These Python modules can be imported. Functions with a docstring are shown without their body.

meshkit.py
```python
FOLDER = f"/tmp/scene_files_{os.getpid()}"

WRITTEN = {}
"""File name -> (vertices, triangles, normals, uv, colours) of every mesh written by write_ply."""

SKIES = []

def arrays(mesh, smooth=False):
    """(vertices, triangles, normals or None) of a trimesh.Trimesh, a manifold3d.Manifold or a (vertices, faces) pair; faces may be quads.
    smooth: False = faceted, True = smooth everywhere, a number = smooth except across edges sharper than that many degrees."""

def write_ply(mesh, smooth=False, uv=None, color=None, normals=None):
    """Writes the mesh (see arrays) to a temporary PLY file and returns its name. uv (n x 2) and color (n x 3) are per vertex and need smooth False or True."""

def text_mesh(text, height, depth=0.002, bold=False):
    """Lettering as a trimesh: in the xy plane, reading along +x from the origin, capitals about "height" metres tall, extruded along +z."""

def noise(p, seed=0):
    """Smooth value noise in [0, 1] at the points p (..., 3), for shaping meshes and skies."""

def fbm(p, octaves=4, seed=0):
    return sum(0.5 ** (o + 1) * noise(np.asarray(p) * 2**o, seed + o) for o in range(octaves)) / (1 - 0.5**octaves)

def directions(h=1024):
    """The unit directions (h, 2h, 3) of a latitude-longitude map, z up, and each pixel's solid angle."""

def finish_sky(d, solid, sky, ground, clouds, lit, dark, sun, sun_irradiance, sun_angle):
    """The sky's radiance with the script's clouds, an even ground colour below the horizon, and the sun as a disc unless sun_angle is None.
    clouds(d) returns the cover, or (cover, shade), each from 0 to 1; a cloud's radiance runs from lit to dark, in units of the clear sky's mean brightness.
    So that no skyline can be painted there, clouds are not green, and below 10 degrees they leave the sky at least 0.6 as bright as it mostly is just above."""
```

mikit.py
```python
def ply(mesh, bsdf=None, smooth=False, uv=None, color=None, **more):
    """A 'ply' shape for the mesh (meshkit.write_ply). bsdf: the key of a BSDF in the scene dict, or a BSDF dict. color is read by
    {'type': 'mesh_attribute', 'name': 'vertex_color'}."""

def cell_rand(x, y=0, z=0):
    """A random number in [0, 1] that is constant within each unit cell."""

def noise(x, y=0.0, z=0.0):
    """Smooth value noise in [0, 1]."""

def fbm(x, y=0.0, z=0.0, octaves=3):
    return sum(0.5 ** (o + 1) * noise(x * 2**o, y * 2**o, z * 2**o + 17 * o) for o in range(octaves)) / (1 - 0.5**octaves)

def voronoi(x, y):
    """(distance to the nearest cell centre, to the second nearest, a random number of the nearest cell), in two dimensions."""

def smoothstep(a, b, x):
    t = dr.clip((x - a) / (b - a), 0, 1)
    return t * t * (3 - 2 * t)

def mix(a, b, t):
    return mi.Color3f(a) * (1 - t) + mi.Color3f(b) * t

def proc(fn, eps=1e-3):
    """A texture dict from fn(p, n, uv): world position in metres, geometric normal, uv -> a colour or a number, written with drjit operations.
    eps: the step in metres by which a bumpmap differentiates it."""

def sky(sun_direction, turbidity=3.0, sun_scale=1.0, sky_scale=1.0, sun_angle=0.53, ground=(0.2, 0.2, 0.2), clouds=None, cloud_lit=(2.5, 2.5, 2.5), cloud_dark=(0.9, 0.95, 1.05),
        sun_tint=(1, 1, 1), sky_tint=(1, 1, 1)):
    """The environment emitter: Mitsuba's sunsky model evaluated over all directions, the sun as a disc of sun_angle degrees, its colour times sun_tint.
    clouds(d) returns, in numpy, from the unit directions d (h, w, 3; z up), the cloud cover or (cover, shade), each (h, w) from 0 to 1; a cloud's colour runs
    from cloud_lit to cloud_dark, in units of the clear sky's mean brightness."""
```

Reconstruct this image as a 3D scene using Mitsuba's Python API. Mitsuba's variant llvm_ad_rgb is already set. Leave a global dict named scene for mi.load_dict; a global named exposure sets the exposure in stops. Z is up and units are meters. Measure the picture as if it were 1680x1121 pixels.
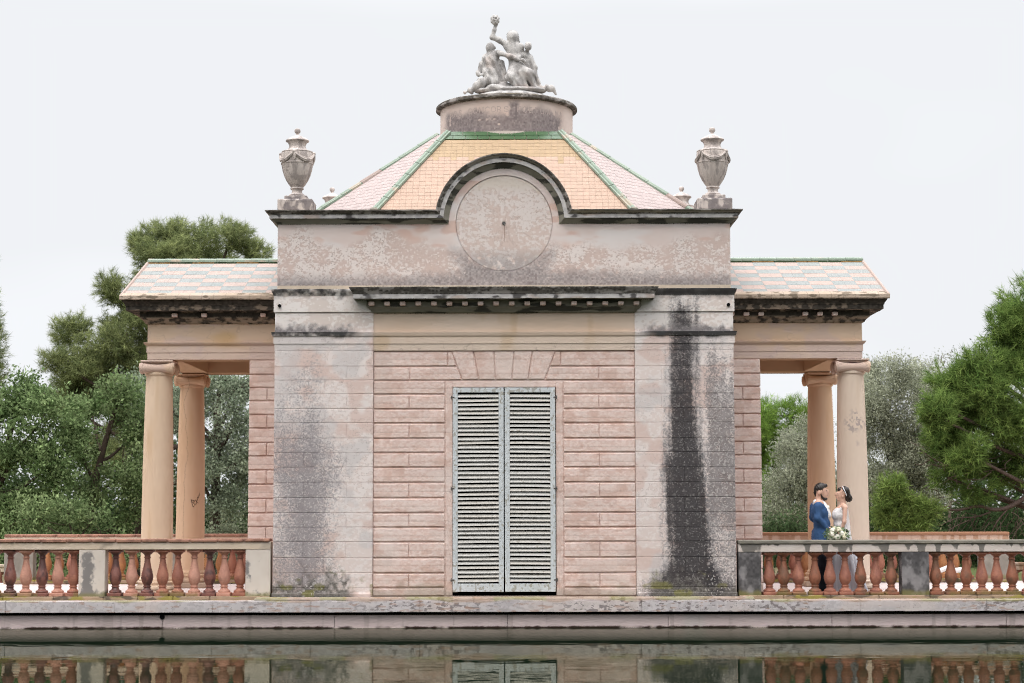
import math, random
import numpy as np, trimesh, drjit as dr, mitsuba as mi, mikit, meshkit
from mikit import noise, fbm, voronoi, cell_rand, smoothstep, mix, proc
from shapely.geometry import Polygon, Point, box as sbox
from shapely.ops import unary_union
mi_T = mi.ScalarTransform4f
rng = np.random.default_rng(7)
random.seed(7)
scene, labels = {'type': 'scene'}, {}

# ------------------------------------------------------------------ camera, sky, exposure
EYE = np.array([.18, -28.3, 1.45])
_p, _y, _r = math.atan(.09), math.atan(.002), math.radians(.12)
FW = np.array([-math.sin(_y) * math.cos(_p), math.cos(_y) * math.cos(_p), math.sin(_p)])
RT = np.array([math.cos(_y), math.sin(_y), 0])
UP = np.cross(RT, FW) * math.cos(_r) + RT * math.sin(_r)
scene['camera'] = {'type': 'thinlens', 'fov': 31.284, 'fov_axis': 'x', 'near_clip': .1, 'far_clip': 600.0,
                   'aperture_radius': .016, 'focus_distance': 28.4,
                   'to_world': mi_T().look_at(origin=EYE.tolist(), target=(EYE + FW).tolist(), up=UP.tolist())}


def overcast(d):
    up = np.clip(d[..., 2], 0, 1)
    n = meshkit.fbm(d * np.array([2.2, 2.2, 5.0]), 4, 3)
    shade = 1 - np.clip((up - .26) / .74, 0, 1) ** .95 + np.clip((n - .5) * .20, -.02, .05)
    return np.ones_like(up), shade


scene['sky'] = mikit.sky((-.2, -.55, .9), turbidity=4, sun_scale=.10, sun_angle=45, clouds=overcast,
                         cloud_lit=(3.25, 3.31, 3.42), cloud_dark=(.90, .92, .95), sun_tint=(.93, .97, 1.08), ground=(.16, .17, .14))
exposure = 3.2


# ------------------------------------------------------------------ helpers
def key_for(name, parent=None):
    base = (parent + '__' if parent else '') + name
    k, i = base, 1
    while k in scene or k in labels or k in made:
        k = f'{base}_{i:03d}'
        i += 1
    made.add(k)
    return k


made = set()


def obj(name, mesh, mat, parent=None, smooth=False, label=None, **kw):
    k = key_for(name, parent)
    scene[k] = mesh if isinstance(mesh, dict) else mikit.ply(mesh, mat, smooth=smooth, **kw)
    if label:
        labels[k] = {'label': label}
    return k


def put(name, plydict, parent, at=(0, 0, 0), rz=0, s=1):
    k = key_for(name, parent)
    t = mi_T().translate(list(at)).rotate([0, 0, 1], rz)
    if s != 1:
        t = t.scale(s)
    scene[k] = {**plydict, 'to_world': t}
    return k


def thing(name, label, cat, group=None):
    k = key_for(name)
    labels[k] = {'label': label, 'category': cat}
    if group:
        labels[k]['group'] = group
    return k


def struct(name, mesh, mat, smooth=False):
    k = obj(name, mesh, mat, smooth=smooth)
    labels[k] = {'kind': 'structure'}
    return k


def stuff(k):
    labels.setdefault(k, {})['kind'] = 'stuff'
    return k


def tm(v, f):
    return trimesh.Trimesh(np.asarray(v, float), np.asarray(f, int), process=False)


def cat(ms):
    return trimesh.util.concatenate(list(ms))


def bx(x0, x1, y0, y1, z0, z1):
    v = [[x, y, z] for x in (x0, x1) for y in (y0, y1) for z in (z0, z1)]
    f = [[0, 1, 3], [0, 3, 2], [4, 6, 7], [4, 7, 5], [0, 4, 5], [0, 5, 1], [2, 3, 7], [2, 7, 6], [0, 2, 6], [0, 6, 4], [1, 5, 7], [1, 7, 3]]
    return tm(v, f)


def cbx(x0, x1, y0, y1, z0, z1, c=.01):
    """box with every edge chamfered"""
    P = []
    for sx in (0, 1):
        for sy in (0, 1):
            for sz in (0, 1):
                p = np.array([(x0, x1)[sx], (y0, y1)[sy], (z0, z1)[sz]], float)
                i = np.array([(1, -1)[sx], (1, -1)[sy], (1, -1)[sz]]) * c
                for k in range(3):
                    q = i.copy()
                    q[k] = 0
                    P.append(p + q)
    return trimesh.convex.convex_hull(np.array(P))


def quad_block(xz, y0, y1, c=.012, jit=.003, r=random):
    """a facing block: corners in the wall plane (counter-clockwise from bottom left), front at y0, chamfer c, the long edges worn and nicked"""
    q = np.array(xz, float)
    n = 5
    t = np.linspace(0, 1, n)[:, None]
    lo, hi = q[0] * (1 - t) + q[1] * t, q[3] * (1 - t) + q[2] * t
    rim = np.vstack([lo, hi[::-1]])
    m = q.mean(0)
    v = []
    for j, (ins, y) in enumerate(((c, y0), (0, y0 + c), (0, y1))):
        for i, a in enumerate(rim):
            e = a + np.sign(m - a) * [ins if i % n in (0, n - 1) else 0, ins]
            if j < 2:
                nick = abs(r.gauss(0, jit)) + (r.random() < .05) * r.uniform(.5, 2.) * jit
                e = e + [r.uniform(-jit, jit) * .5, math.copysign(nick, (m - a)[1])]
            v.append([e[0], y + (r.uniform(-jit, jit) * .6 if j == 0 else 0), e[1]])
    k = 2 * n
    f = []
    for i in range(n - 1):
        f += [[i, i + 1, k - 2 - i], [i, k - 2 - i, k - 1 - i]]
    for o in (0, k):
        for i in range(k):
            j = (i + 1) % k
            f += [[o + i, o + k + i, o + k + j], [o + i, o + k + j, o + j]]
    return tm(v, f)


def grid(P, close_u=False, close_v=False):
    """quads through an (n, m, 3) array of points"""
    P = np.asarray(P, float)
    n, m, _ = P.shape
    i, j = np.meshgrid(np.arange(n if close_u else n - 1), np.arange(m if close_v else m - 1), indexing='ij')
    a, b = i * m + j, ((i + 1) % n) * m + j
    c, d = ((i + 1) % n) * m + (j + 1) % m, i * m + (j + 1) % m
    q = np.stack([a, b, c, d], -1).reshape(-1, 4)
    return tm(P.reshape(-1, 3), np.vstack([q[:, [0, 1, 2]], q[:, [0, 2, 3]]]))


def rough(P, amp, freq=5., seed=0):
    P = np.asarray(P, float)
    d = np.stack([meshkit.fbm(P * freq, 3, seed + 10 * k) - .5 for k in range(3)], -1)
    return P + d * 2 * amp


def sweep(path, prof, step=.12, amp=.004, seed=0, caps=True):
    """moulding: profile [(out, z)] carried along a plan path [(x, y)], mitred; outward is to the right of travel"""
    path, prof = np.asarray(path, float), np.asarray(prof, float)
    d = np.diff(path, axis=0)
    L = np.linalg.norm(d, axis=1)
    nrm = np.stack([d[:, 1], -d[:, 0]], 1) / L[:, None]
    mit = []
    for i in range(len(path)):
        a, b = nrm[max(i - 1, 0)], nrm[min(i, len(nrm) - 1)]
        mit.append((a + b) / (1 + a @ b))
    rows = []
    for i in range(len(L)):
        n = max(1, int(L[i] / step))
        for t in np.arange(n) / n:
            rows.append((path[i] + d[i] * t, mit[i] * (1 - t) + mit[i + 1] * t))
    rows.append((path[-1], mit[-1]))
    P = np.array([[[c[0] + m[0] * o, c[1] + m[1] * o, z] for o, z in prof] for c, m in rows])
    n = len(P)
    if amp:
        P = rough(P, amp, 6, seed)
    g = grid(P)
    if caps and n > 1:
        poly = Polygon(prof)
        try:
            _, tri = trimesh.creation.triangulate_polygon(poly, engine='earcut')
            if len(_) == len(prof):
                a = np.arange(len(prof))
                key = {tuple(np.round(p, 6)): k for k, p in enumerate(prof)}
                mp = np.array([key[tuple(np.round(p, 6))] for p in _])
                g = tm(g.vertices, np.vstack([g.faces, mp[tri], mp[tri] + (n - 1) * len(prof)]))
        except Exception:
            pass
    return g


def lathe(prof, n=24, c=(0, 0, 0)):
    prof = np.asarray(prof, float)
    a = np.arange(n) * 2 * math.pi / n
    P = np.stack([np.cos(a)[:, None] * prof[None, :, 0] + c[0], np.sin(a)[:, None] * prof[None, :, 0] + c[1], np.tile(prof[:, 1] + c[2], (n, 1))], -1)
    return grid(P, close_u=True)


def spline(pts, n=8):
    """Catmull-Rom through the points"""
    p = np.asarray(pts, float)
    p = np.vstack([2 * p[0] - p[1], p, 2 * p[-1] - p[-2]])
    out = []
    for i in range(1, len(p) - 2):
        for t in np.arange(n) / n:
            a, b, c, d = p[i - 1:i + 3]
            out.append(.5 * (2 * b + (c - a) * t + (2 * a - 5 * b + 4 * c - d) * t * t + (3 * b - a - 3 * c + d) * t ** 3))
    out.append(p[-2])
    return np.array(out)


def tube(pts, rad, n=7):
    pts = np.asarray(pts, float)
    rad = np.broadcast_to(np.asarray(rad, float), (len(pts),))
    t = np.gradient(pts, axis=0)
    t /= np.linalg.norm(t, axis=1, keepdims=True) + 1e-12
    ref = np.where(np.abs(t[:, 2:3]) < .9, [[0, 0, 1.]], [[1., 0, 0]])
    u = np.cross(t, ref)
    u /= np.linalg.norm(u, axis=1, keepdims=True)
    w = np.cross(t, u)
    a = np.arange(n) * 2 * math.pi / n
    P = pts[:, None] + rad[:, None, None] * (np.cos(a)[None, :, None] * u[:, None] + np.sin(a)[None, :, None] * w[:, None])
    P = np.concatenate([np.repeat(pts[:1, None], n, 1), P, np.repeat(pts[-1:, None], n, 1)])
    return grid(P, close_v=True)


def ball(c, r, n=2):
    s = trimesh.creation.icosphere(subdivisions=n)
    return tm(s.vertices * np.broadcast_to(r, 3) + np.asarray(c), s.faces)


# --- implicit modelling: round cones and ellipsoids, blended, then surface nets
def sd_cone(p, a, b, ra, rb):
    a, b = np.asarray(a, float), np.asarray(b, float)
    ab = b - a
    t = np.clip((p - a) @ ab / (ab @ ab + 1e-12), 0, 1)
    return np.linalg.norm(p - a - t[:, None] * ab, axis=1) - (ra + t * (rb - ra))


def sd_ell(p, c, r):
    q = (p - np.asarray(c)) / np.asarray(r)
    k = np.linalg.norm(q, axis=1)
    return (k - 1) * min(r) * .5 + (k - 1) * np.mean(r) * .5


def blend(p, prims, k=.03):
    d = None
    for q in prims:
        e = sd_cone(p, *q) if len(q) == 4 else sd_ell(p, *q)
        if d is None:
            d = e
        else:
            h = np.clip(.5 + .5 * (d - e) / k, 0, 1)
            d = d * (1 - h) + e * h - k * h * (1 - h)
    return d


def nets(f, lo, hi, h):
    lo, hi = np.asarray(lo, float), np.asarray(hi, float)
    n = np.ceil((hi - lo) / h).astype(int) + 1
    ax = [lo[k] + np.arange(n[k]) * h for k in range(3)]
    G = np.stack(np.meshgrid(*ax, indexing='ij'), -1).reshape(-1, 3)
    g = np.concatenate([f(c) for c in np.array_split(G, max(1, len(G) // 400000))]).reshape(n)
    cells = n - 1
    pos, cnt = np.zeros((*cells, 3)), np.zeros(cells)
    cn = [(i, j, k) for i in (0, 1) for j in (0, 1) for k in (0, 1)]
    sl = lambda c: g[c[0]:cells[0] + c[0], c[1]:cells[1] + c[1], c[2]:cells[2] + c[2]]
    for a in cn:
        for b in cn:
            if sum(b) - sum(a) == 1 and sum(abs(x - y) for x, y in zip(a, b)) == 1:
                ga, gb = sl(a), sl(b)
                m = (ga < 0) != (gb < 0)
                t = np.where(m, ga / np.where(m, ga - gb, 1), 0)
                for k in range(3):
                    pos[..., k] += np.where(m, a[k] + t * (b[k] - a[k]), 0)
                cnt += m
    act = cnt > 0
    idx = np.full(cells, -1)
    idx[act] = np.arange(act.sum())
    V = (np.argwhere(act) + pos[act] / cnt[act][:, None]) * h + lo
    F = []
    for k in range(3):
        o = [x for x in range(3) if x != k]
        s0 = [slice(1, -1)] * 3
        s0[k] = slice(0, -1)
        s1 = list(s0)
        s1[k] = slice(1, None)
        A, B = g[tuple(s0)] < 0, g[tuple(s1)] < 0
        w = np.argwhere(A != B)
        base = w + np.array([0 if x == k else 1 for x in range(3)])
        q = []
        for da, db in ((-1, -1), (0, -1), (0, 0), (-1, 0)):
            c = base.copy()
            c[:, o[0]] += da
            c[:, o[1]] += db
            q.append(idx[c[:, 0], c[:, 1], c[:, 2]])
        q = np.stack(q, 1)
        flip = A[tuple(w.T)] ^ (k == 1)
        q = np.where(flip[:, None], q, q[:, ::-1])
        F.append(q[(q >= 0).all(1)])
    F = np.vstack(F)
    return tm(V, np.vstack([F[:, [0, 1, 2]], F[:, [0, 2, 3]]]))


def sculpt(prims, h=.012, k=.03, fn=None, pad=.04):
    P = []
    for q in prims:
        if len(q) == 4:
            P += [np.asarray(q[0]) - q[2], np.asarray(q[0]) + q[2], np.asarray(q[1]) - q[3], np.asarray(q[1]) + q[3]]
        else:
            P += [np.asarray(q[0]) - q[1], np.asarray(q[0]) + q[1]]
    P = np.array(P)
    f = (lambda p: blend(p, prims, k)) if fn is None else (lambda p: fn(p, blend(p, prims, k)))
    return nets(f, P.min(0) - pad, P.max(0) + pad, h)


# ------------------------------------------------------------------ materials
def C(*v):
    return mi.Color3f(*v)


def diffuse(fn, bump=None, scale=1.0, eps=4e-3):
    d = {'type': 'diffuse', 'reflectance': proc(fn) if callable(fn) else {'type': 'rgb', 'value': list(fn)}}
    if bump:
        d = {'type': 'bumpmap', 'bsdf': d, 'arbitrary': proc(bump, eps=eps), 'scale': scale}
    return {'type': 'twosided', 'bsdf': d}


def glossy(fn, rough=.4, spec=.5, **kw):
    return {'type': 'twosided', 'bsdf': {'type': 'principled', 'base_color': proc(fn) if callable(fn) else fn if isinstance(fn, dict) else {'type': 'rgb', 'value': list(fn)},
                                         'roughness': rough, 'specular': spec, **kw}}


def grain(p, f=40.):
    return noise(p.x * f, p.y * f, p.z * f)


def peel(p, f, seed=0.):
    """flaking limewash: 1 where the pale skin is left, with a thin edge line value"""
    f = f * 2.1
    w = fbm(p.x * f * .3 + seed, p.z * f * .3, p.y * f * .3, 2)
    n = fbm(p.x * f + w * 2.2 + seed, p.z * f * 1.3 + w * 1.6, p.y * f, 3)
    big = fbm(p.x * f * .12 + seed, p.z * f * .12, p.y * f * .12, 2)
    n = n + (big - .5) * .5
    return smoothstep(.40, .56, n), (1 - smoothstep(.0, .03, dr.abs(n - .47))) * smoothstep(.3, .6, big)


def m_pilaster(p, n, uv):
    big = fbm(p.x * 1.3 + 3, p.z * 1.3, p.y, 3)
    sk, ed = peel(p, 11.)
    c = mix((.70, .595, .555), (.775, .71, .685), sk * .6 + .4 * big)
    c = mix(c, (.62, .455, .40), smoothstep(.52, .64, fbm(p.x * 2.6 + 9, p.z * 3.4, p.y, 3)) * .6)
    c = mix(c, (.58, .545, .54), smoothstep(.54, .66, fbm(p.x * 2.1 + 29, p.z * 2.2, p.y, 3)) * .6)
    c = c * (1 - .30 * ed)
    c = mix(c, mix((.66, .58, .535), (.76, .71, .68), sk), smoothstep(4.1, 4.3, p.z) * .9)
    g = fbm(p.x * 15, p.z * 15, p.y * 15, 3)
    sp = fbm(p.x * 58, p.z * 58, p.y * 58, 2)
    run = fbm(p.x * 15, p.z * .8, p.y * 4, 3) - .5
    wob = (fbm(p.x * 1.7, p.z * 1.1 + 5, 0, 3) - .5)
    def cover(m, k=.30, a_=1.0):  # a soft mask becomes a speckled crust, denser where the mask is stronger
        return smoothstep(.5 - k, .5 + k, m + (sp - .5) * a_ + (g - .5) * .45) * smoothstep(.02, .30, m)

    # broad grey weathering on the left pier
    low = smoothstep(.28, .72, fbm(p.x * 2.0 + 2, p.z * 1.5, 0, 3))
    xl = (p.x + 3.13 + wob * .35 + run * .12) / .50
    gl = dr.exp(-xl * xl) * smoothstep(4.3, 1.9, p.z + wob * 1.2) * (.64 + .38 * low)
    c = mix(c, mix((.17, .152, .165), (.36, .33, .34), g), cover(gl, .48) * .88)
    # soot run on the right pier: a dark core, a paler veil towards the corner
    wd_ = .25 + .10 * smoothstep(3.0, 1.0, p.z) + .45 * smoothstep(.60, .05, p.z)
    ax = (p.x - 2.76 - .08 * smoothstep(2.6, .8, p.z) - wob * .12 + run * .16) / wd_
    st = dr.exp(-dr.abs(ax * ax * ax) * .9) * smoothstep(5.0, 4.3, p.z + run * .5) * (.86 + .30 * smoothstep(3.8, 2.2, p.z))
    gr = smoothstep(3.02, 3.20, p.x + wob * .08) * smoothstep(4.5, 2.8, p.z + run * .8) * (.58 + .36 * smoothstep(.3, .66, fbm(p.x * 3 + 4, p.z * 1.2, 0, 3)))
    c = mix(c, mix((.135, .12, .122), (.31, .28, .28), g), cover(gr, .42) * .9)
    cs = cover(st, .44, .70)
    c = mix(c, mix(mix((.16, .15, .155), (.22, .21, .215), sp), mix((.028, .027, .029), (.075, .07, .075), sp), smoothstep(.45, .85, st)), cs * .96)
    # wash under the ledges and rising damp at the foot
    lw = smoothstep(.17, .0, p.z - 4.14 + (g - .5) * .22) * smoothstep(4.11, 4.14, p.z)
    side = smoothstep(2.15, 2.5, dr.abs(p.x) + wob * .4)
    c = mix(c, mix((.10, .09, .095), (.30, .28, .28), sp), lw * side * .95)
    dk = smoothstep(.50, .62, fbm(p.x * 4.5 + 7, p.z * 2., 0, 3) + .10 * side) * smoothstep(4.62, 4.82, p.z + (g - .5) * .2) * side
    c = mix(c, (.06, .058, .06), dk * .9)
    rp = smoothstep(2.2, 2.4, p.x) 
    bandm = smoothstep(4.078, 4.09, p.z) * (1 - smoothstep(4.15, 4.156, p.z)) + smoothstep(4.712, 4.72, p.z)
    bandm = bandm * side * smoothstep(.30, .55, g * .5 + .5 * fbm(p.x * 2.2 + 3, 0, 4, 2) + .18 * rp)
    c = mix(c, (.05, .048, .048), dr.clip(bandm, 0, 1) * .92)
    da = smoothstep(.46, .60, fbm(p.x * 3.1 + 31, p.z * 1.2, 0, 3)) * smoothstep(4.02, 4.12, p.z + (g - .5) * .12) * (1 - smoothstep(4.14, 4.16, p.z)) * side
    c = mix(c, (.08, .08, .082), da * .9)
    ft = smoothstep(.46, .10, p.z + (g - .5) * .6 + wob * .35)
    c = mix(c, mix((.06, .055, .048), (.24, .225, .21), sp), ft * .95 * smoothstep(2.2, 2.45, dr.abs(p.x) + wob * .3))
    c = mix(c, (.20, .19, .05), smoothstep(.55, .7, noise(p.x * 6, p.z * 9)) * ft * .6)
    c = mix(c, (.56, .53, .51), smoothstep(.74, .82, noise(p.x * 52 + 3, p.z * 52, p.y * 52)) * dr.clip(gl + gr + .3 * st, 0, 1) * .6)
    return c


def m_attic(p, n, uv):
    sk, ed = peel(p, 14., 4.)
    sk2, ed2 = peel(p, 4., 11.)
    zone = smoothstep(5.72, 5.45, p.z + (fbm(p.x * 1.6, p.z * 1.6, 0, 3) - .5) * .9)
    c = mix((.65, .53, .49), (.71, .63, .60), fbm(p.x * 3, p.z * 6, p.y, 3))
    c = mix(c, mix((.575, .455, .41), (.73, .66, .63), sk), zone * .9)
    c = c * (1 - .34 * ed * zone)
    c = mix(c, (.70, .655, .64), smoothstep(.55, .68, fbm(p.x * 1.1 + 8, p.z * 3.2, 1, 3)) * (1 - zone) * .8)
    c = mix(c, (.58, .36, .28), smoothstep(.60, .70, fbm(p.x * 1.9 + 2, p.z * 5, 3, 3)) * (1 - zone) * .55)
    worm = 1 - smoothstep(.0, .035, dr.abs(fbm(p.x * 13 + 5, p.z * 15, 2, 3) - .5))
    c = mix(c, (.44, .34, .31), worm * .40 * zone)
    g = fbm(p.x * 13, p.z * 13, p.y * 13, 3)
    wob = fbm(p.x * .9 + 1, 2, 0, 3) - .5
    r = dr.sqrt(dr.square(p.x) + dr.square(p.z - 5.86))
    mid = smoothstep(2.6, 1.2, dr.abs(p.x))
    low = smoothstep(.34, .06, p.z - 4.84 + wob * .22 - mid * .08)
    ring = (1 - smoothstep(.0, .26, dr.abs(r - .84))) * smoothstep(5.62, 5.25, p.z)
    m = dr.clip(low + .8 * ring, 0, 1)
    sp = noise(p.x * 40, p.z * 40, p.y * 40)
    c = mix(c, mix((.165, .145, .15), (.44, .395, .385), sp), m * smoothstep(.34, .58, g + m * .26) * .9)
    c = mix(c, (.62, .52, .40), smoothstep(4.89, 4.87, p.z) * .8)
    return c


def m_disc(p, n, uv):
    sk, ed = peel(p, 12., 21.)
    c = mix((.61, .50, .455), (.69, .62, .59), sk) * (1 - .3 * ed)
    c = mix(c, (.64, .57, .50), smoothstep(6.3, 6.5, p.z) * .8)
    th_ = dr.atan2(p.x, p.z - 5.86)
    rd_ = dr.sqrt(dr.square(p.x) + dr.square(p.z - 5.86))
    ray_ = 1 - smoothstep(.0, .03, dr.abs(fbm(th_ * 3.2 + 7, rd_ * 2.2, 3, 3) - .5))
    c = mix(c, (.43, .33, .29), ray_ * .45 * smoothstep(.03, .12, rd_) * smoothstep(.62, .4, rd_))
    worm = 1 - smoothstep(.0, .05, dr.abs(fbm(p.x * 15, p.z * 15, 2, 3) - .5))
    c = mix(c, (.50, .38, .32), worm * .45 * smoothstep(6.25, 5.9, p.z + (fbm(p.x * 3, p.z * 3, 0, 2) - .5)))
    c = mix(c, (.40, .27, .22), (1 - smoothstep(.004, .012, dr.abs(p.x - .01))) * smoothstep(5.84, 5.8, p.z) * smoothstep(5.55, 5.6, p.z) * .8)
    g = fbm(p.x * 13, p.z * 13, 0, 3)
    low = smoothstep(5.55, 5.2, p.z) * smoothstep(.35, .6, g + .14)
    return mix(c, (.30, .28, .28), low * .65)


def m_block(p, n, uv):
    worm = fbm(p.x * 30, p.z * 44, p.y * 30, 2)
    c = mix((.69, .515, .455), (.755, .615, .565), smoothstep(.3, .7, worm))
    c = mix(c, (.77, .665, .62), smoothstep(.5, .75, fbm(p.x * 2.2, p.z * 2.2, 0, 3)) * .55)
    c = mix(c, (.56, .365, .295), smoothstep(.56, .7, fbm(p.x * 5 + 4, p.z * 8, 0, 3)) * .45)
    c = mix(c, (.64, .52, .465), smoothstep(.55, .68, fbm(p.x * 1.5 + 14, p.z * 1.9, 0, 3)) * .35)
    k = cell_rand(dr.floor(p.x * 1.73 + 60), 1, dr.floor((p.z - .076) / .2277))
    c = c * (.94 + .10 * k)
    zf = (p.z - .076) / .2277
    zf = zf - dr.floor(zf)
    c = mix(c, (.36, .24, .19), smoothstep(.14, .02, zf + (noise(p.x * 24, p.z * 3, 1) - .5) * .10) * .30)
    d = smoothstep(.30, .10, p.z + (fbm(p.x * 5, p.z * 9, 0, 2) - .5) * .25)
    return mix(c, (.33, .29, .24), d * .6)


def b_block(p, n, uv):
    return fbm(p.x * 34, p.z * 48, p.y * 34, 2)


def m_cream(p, n, uv):
    c = mix((.68, .525, .405), (.72, .595, .50), fbm(p.x * 1.4, p.z * 4, p.y, 3))
    c = mix(c, (.68, .56, .47), smoothstep(4.13, 3.95, p.z) * .9)
    c = c * (1 - .25 * (1 - smoothstep(.005, .015, dr.abs(fbm(p.x * 5, p.z * 5, 0, 3) - .5))) * smoothstep(4.05, 3.9, p.z))
    return mix(c, (.50, .34, .17), smoothstep(.60, .75, fbm(p.x * 3, p.z * 1.5 + 2, 0, 3)) * .4)


def m_portico(p, n, uv):
    c = mix((.62, .44, .30), (.70, .54, .42), fbm(p.x * 1.7 + 5, p.z * 4, p.y * 1.7, 3))
    c = mix(c, (.66, .52, .45), smoothstep(4.13, 4.0, p.z) * smoothstep(3.7, 3.85, p.z) * .8)
    c = mix(c, (.56, .36, .14), smoothstep(.52, .70, fbm(p.x * 1.3, p.z * 2.6, 1, 3)) * smoothstep(5.4, 4.2, dr.abs(p.x)) * .7)
    c = mix(c, (.60, .47, .44), smoothstep(.52, .64, fbm(p.x * 2.1 + 20, p.z * 3, 1, 3)) * .5)
    ln = 1 - smoothstep(.004, .012, dr.abs(fbm(p.x * 3.2, p.z * 5.2, p.y * 3, 3) - .47))
    return c * (1 - .12 * ln)


def m_column(p, n, uv):
    c = mix((.63, .465, .325), (.685, .545, .42), fbm(p.x * 3 + 2, p.z * .9, p.y * 3, 3))
    c = mix(c, (.56, .38, .22), smoothstep(.50, .68, fbm(p.x * 5, p.z * .6, p.y * 5 + 9, 3)) * .55)
    c = mix(c, (.55, .36, .235), smoothstep(4, 4.3, p.y) * (.45 + .5 * fbm(p.x * 6, p.z * .5, p.y * 6 + 2, 2)))  # rear columns more orange: interior bounce light put into the sheltered plaster colour
    rightfront = smoothstep(5, 5.2, p.x) * smoothstep(3, 2.8, p.y)
    c = mix(c, (.67, .57, .495), rightfront * .6)
    bl = .7 * smoothstep(.5, .6, fbm(p.x * 26, p.z * 26, 4, 3)) * smoothstep(.34, .1, dr.abs(p.z - 2.78) + dr.abs(p.x - 5.76) * 1.4 + (noise(p.x * 9, p.z * 9, 1) - .5) * .3)
    c = mix(c, (.33, .27, .26), bl * rightfront)
    lf = smoothstep(-5, -5.2, p.x) * smoothstep(4, 4.2, p.y)
    cr = dr.abs(p.x + 5.78 + (fbm(p.z * 3, 1, 2, 3) - .5) * .12)
    c = c * (1 - .28 * (1 - smoothstep(.003, .009, cr)) * lf * smoothstep(.5, 1., p.z))
    return mix(c, (.30, .24, .20), smoothstep(.32, .05, p.z + (fbm(p.x * 8, p.z * 8, p.y * 8, 2) - .5) * .4) * .75)


def m_crown(p, n, uv):
    g = fbm(p.x * 4.5, p.z * 14, p.y * 4.5, 3)
    sp = noise(p.x * 34, p.z * 34, p.y * 34)
    c = mix((.055, .05, .045), (.185, .168, .15), sp)
    c = mix(c, (.38, .35, .33), smoothstep(.50, .66, g + (sp - .5) * .2) * .75)
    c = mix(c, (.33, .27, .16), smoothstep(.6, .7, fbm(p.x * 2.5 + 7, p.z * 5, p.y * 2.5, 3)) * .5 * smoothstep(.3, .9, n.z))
    return mix(c, (.42, .37, .30), smoothstep(.6, .9, n.z) * .55)


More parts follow.
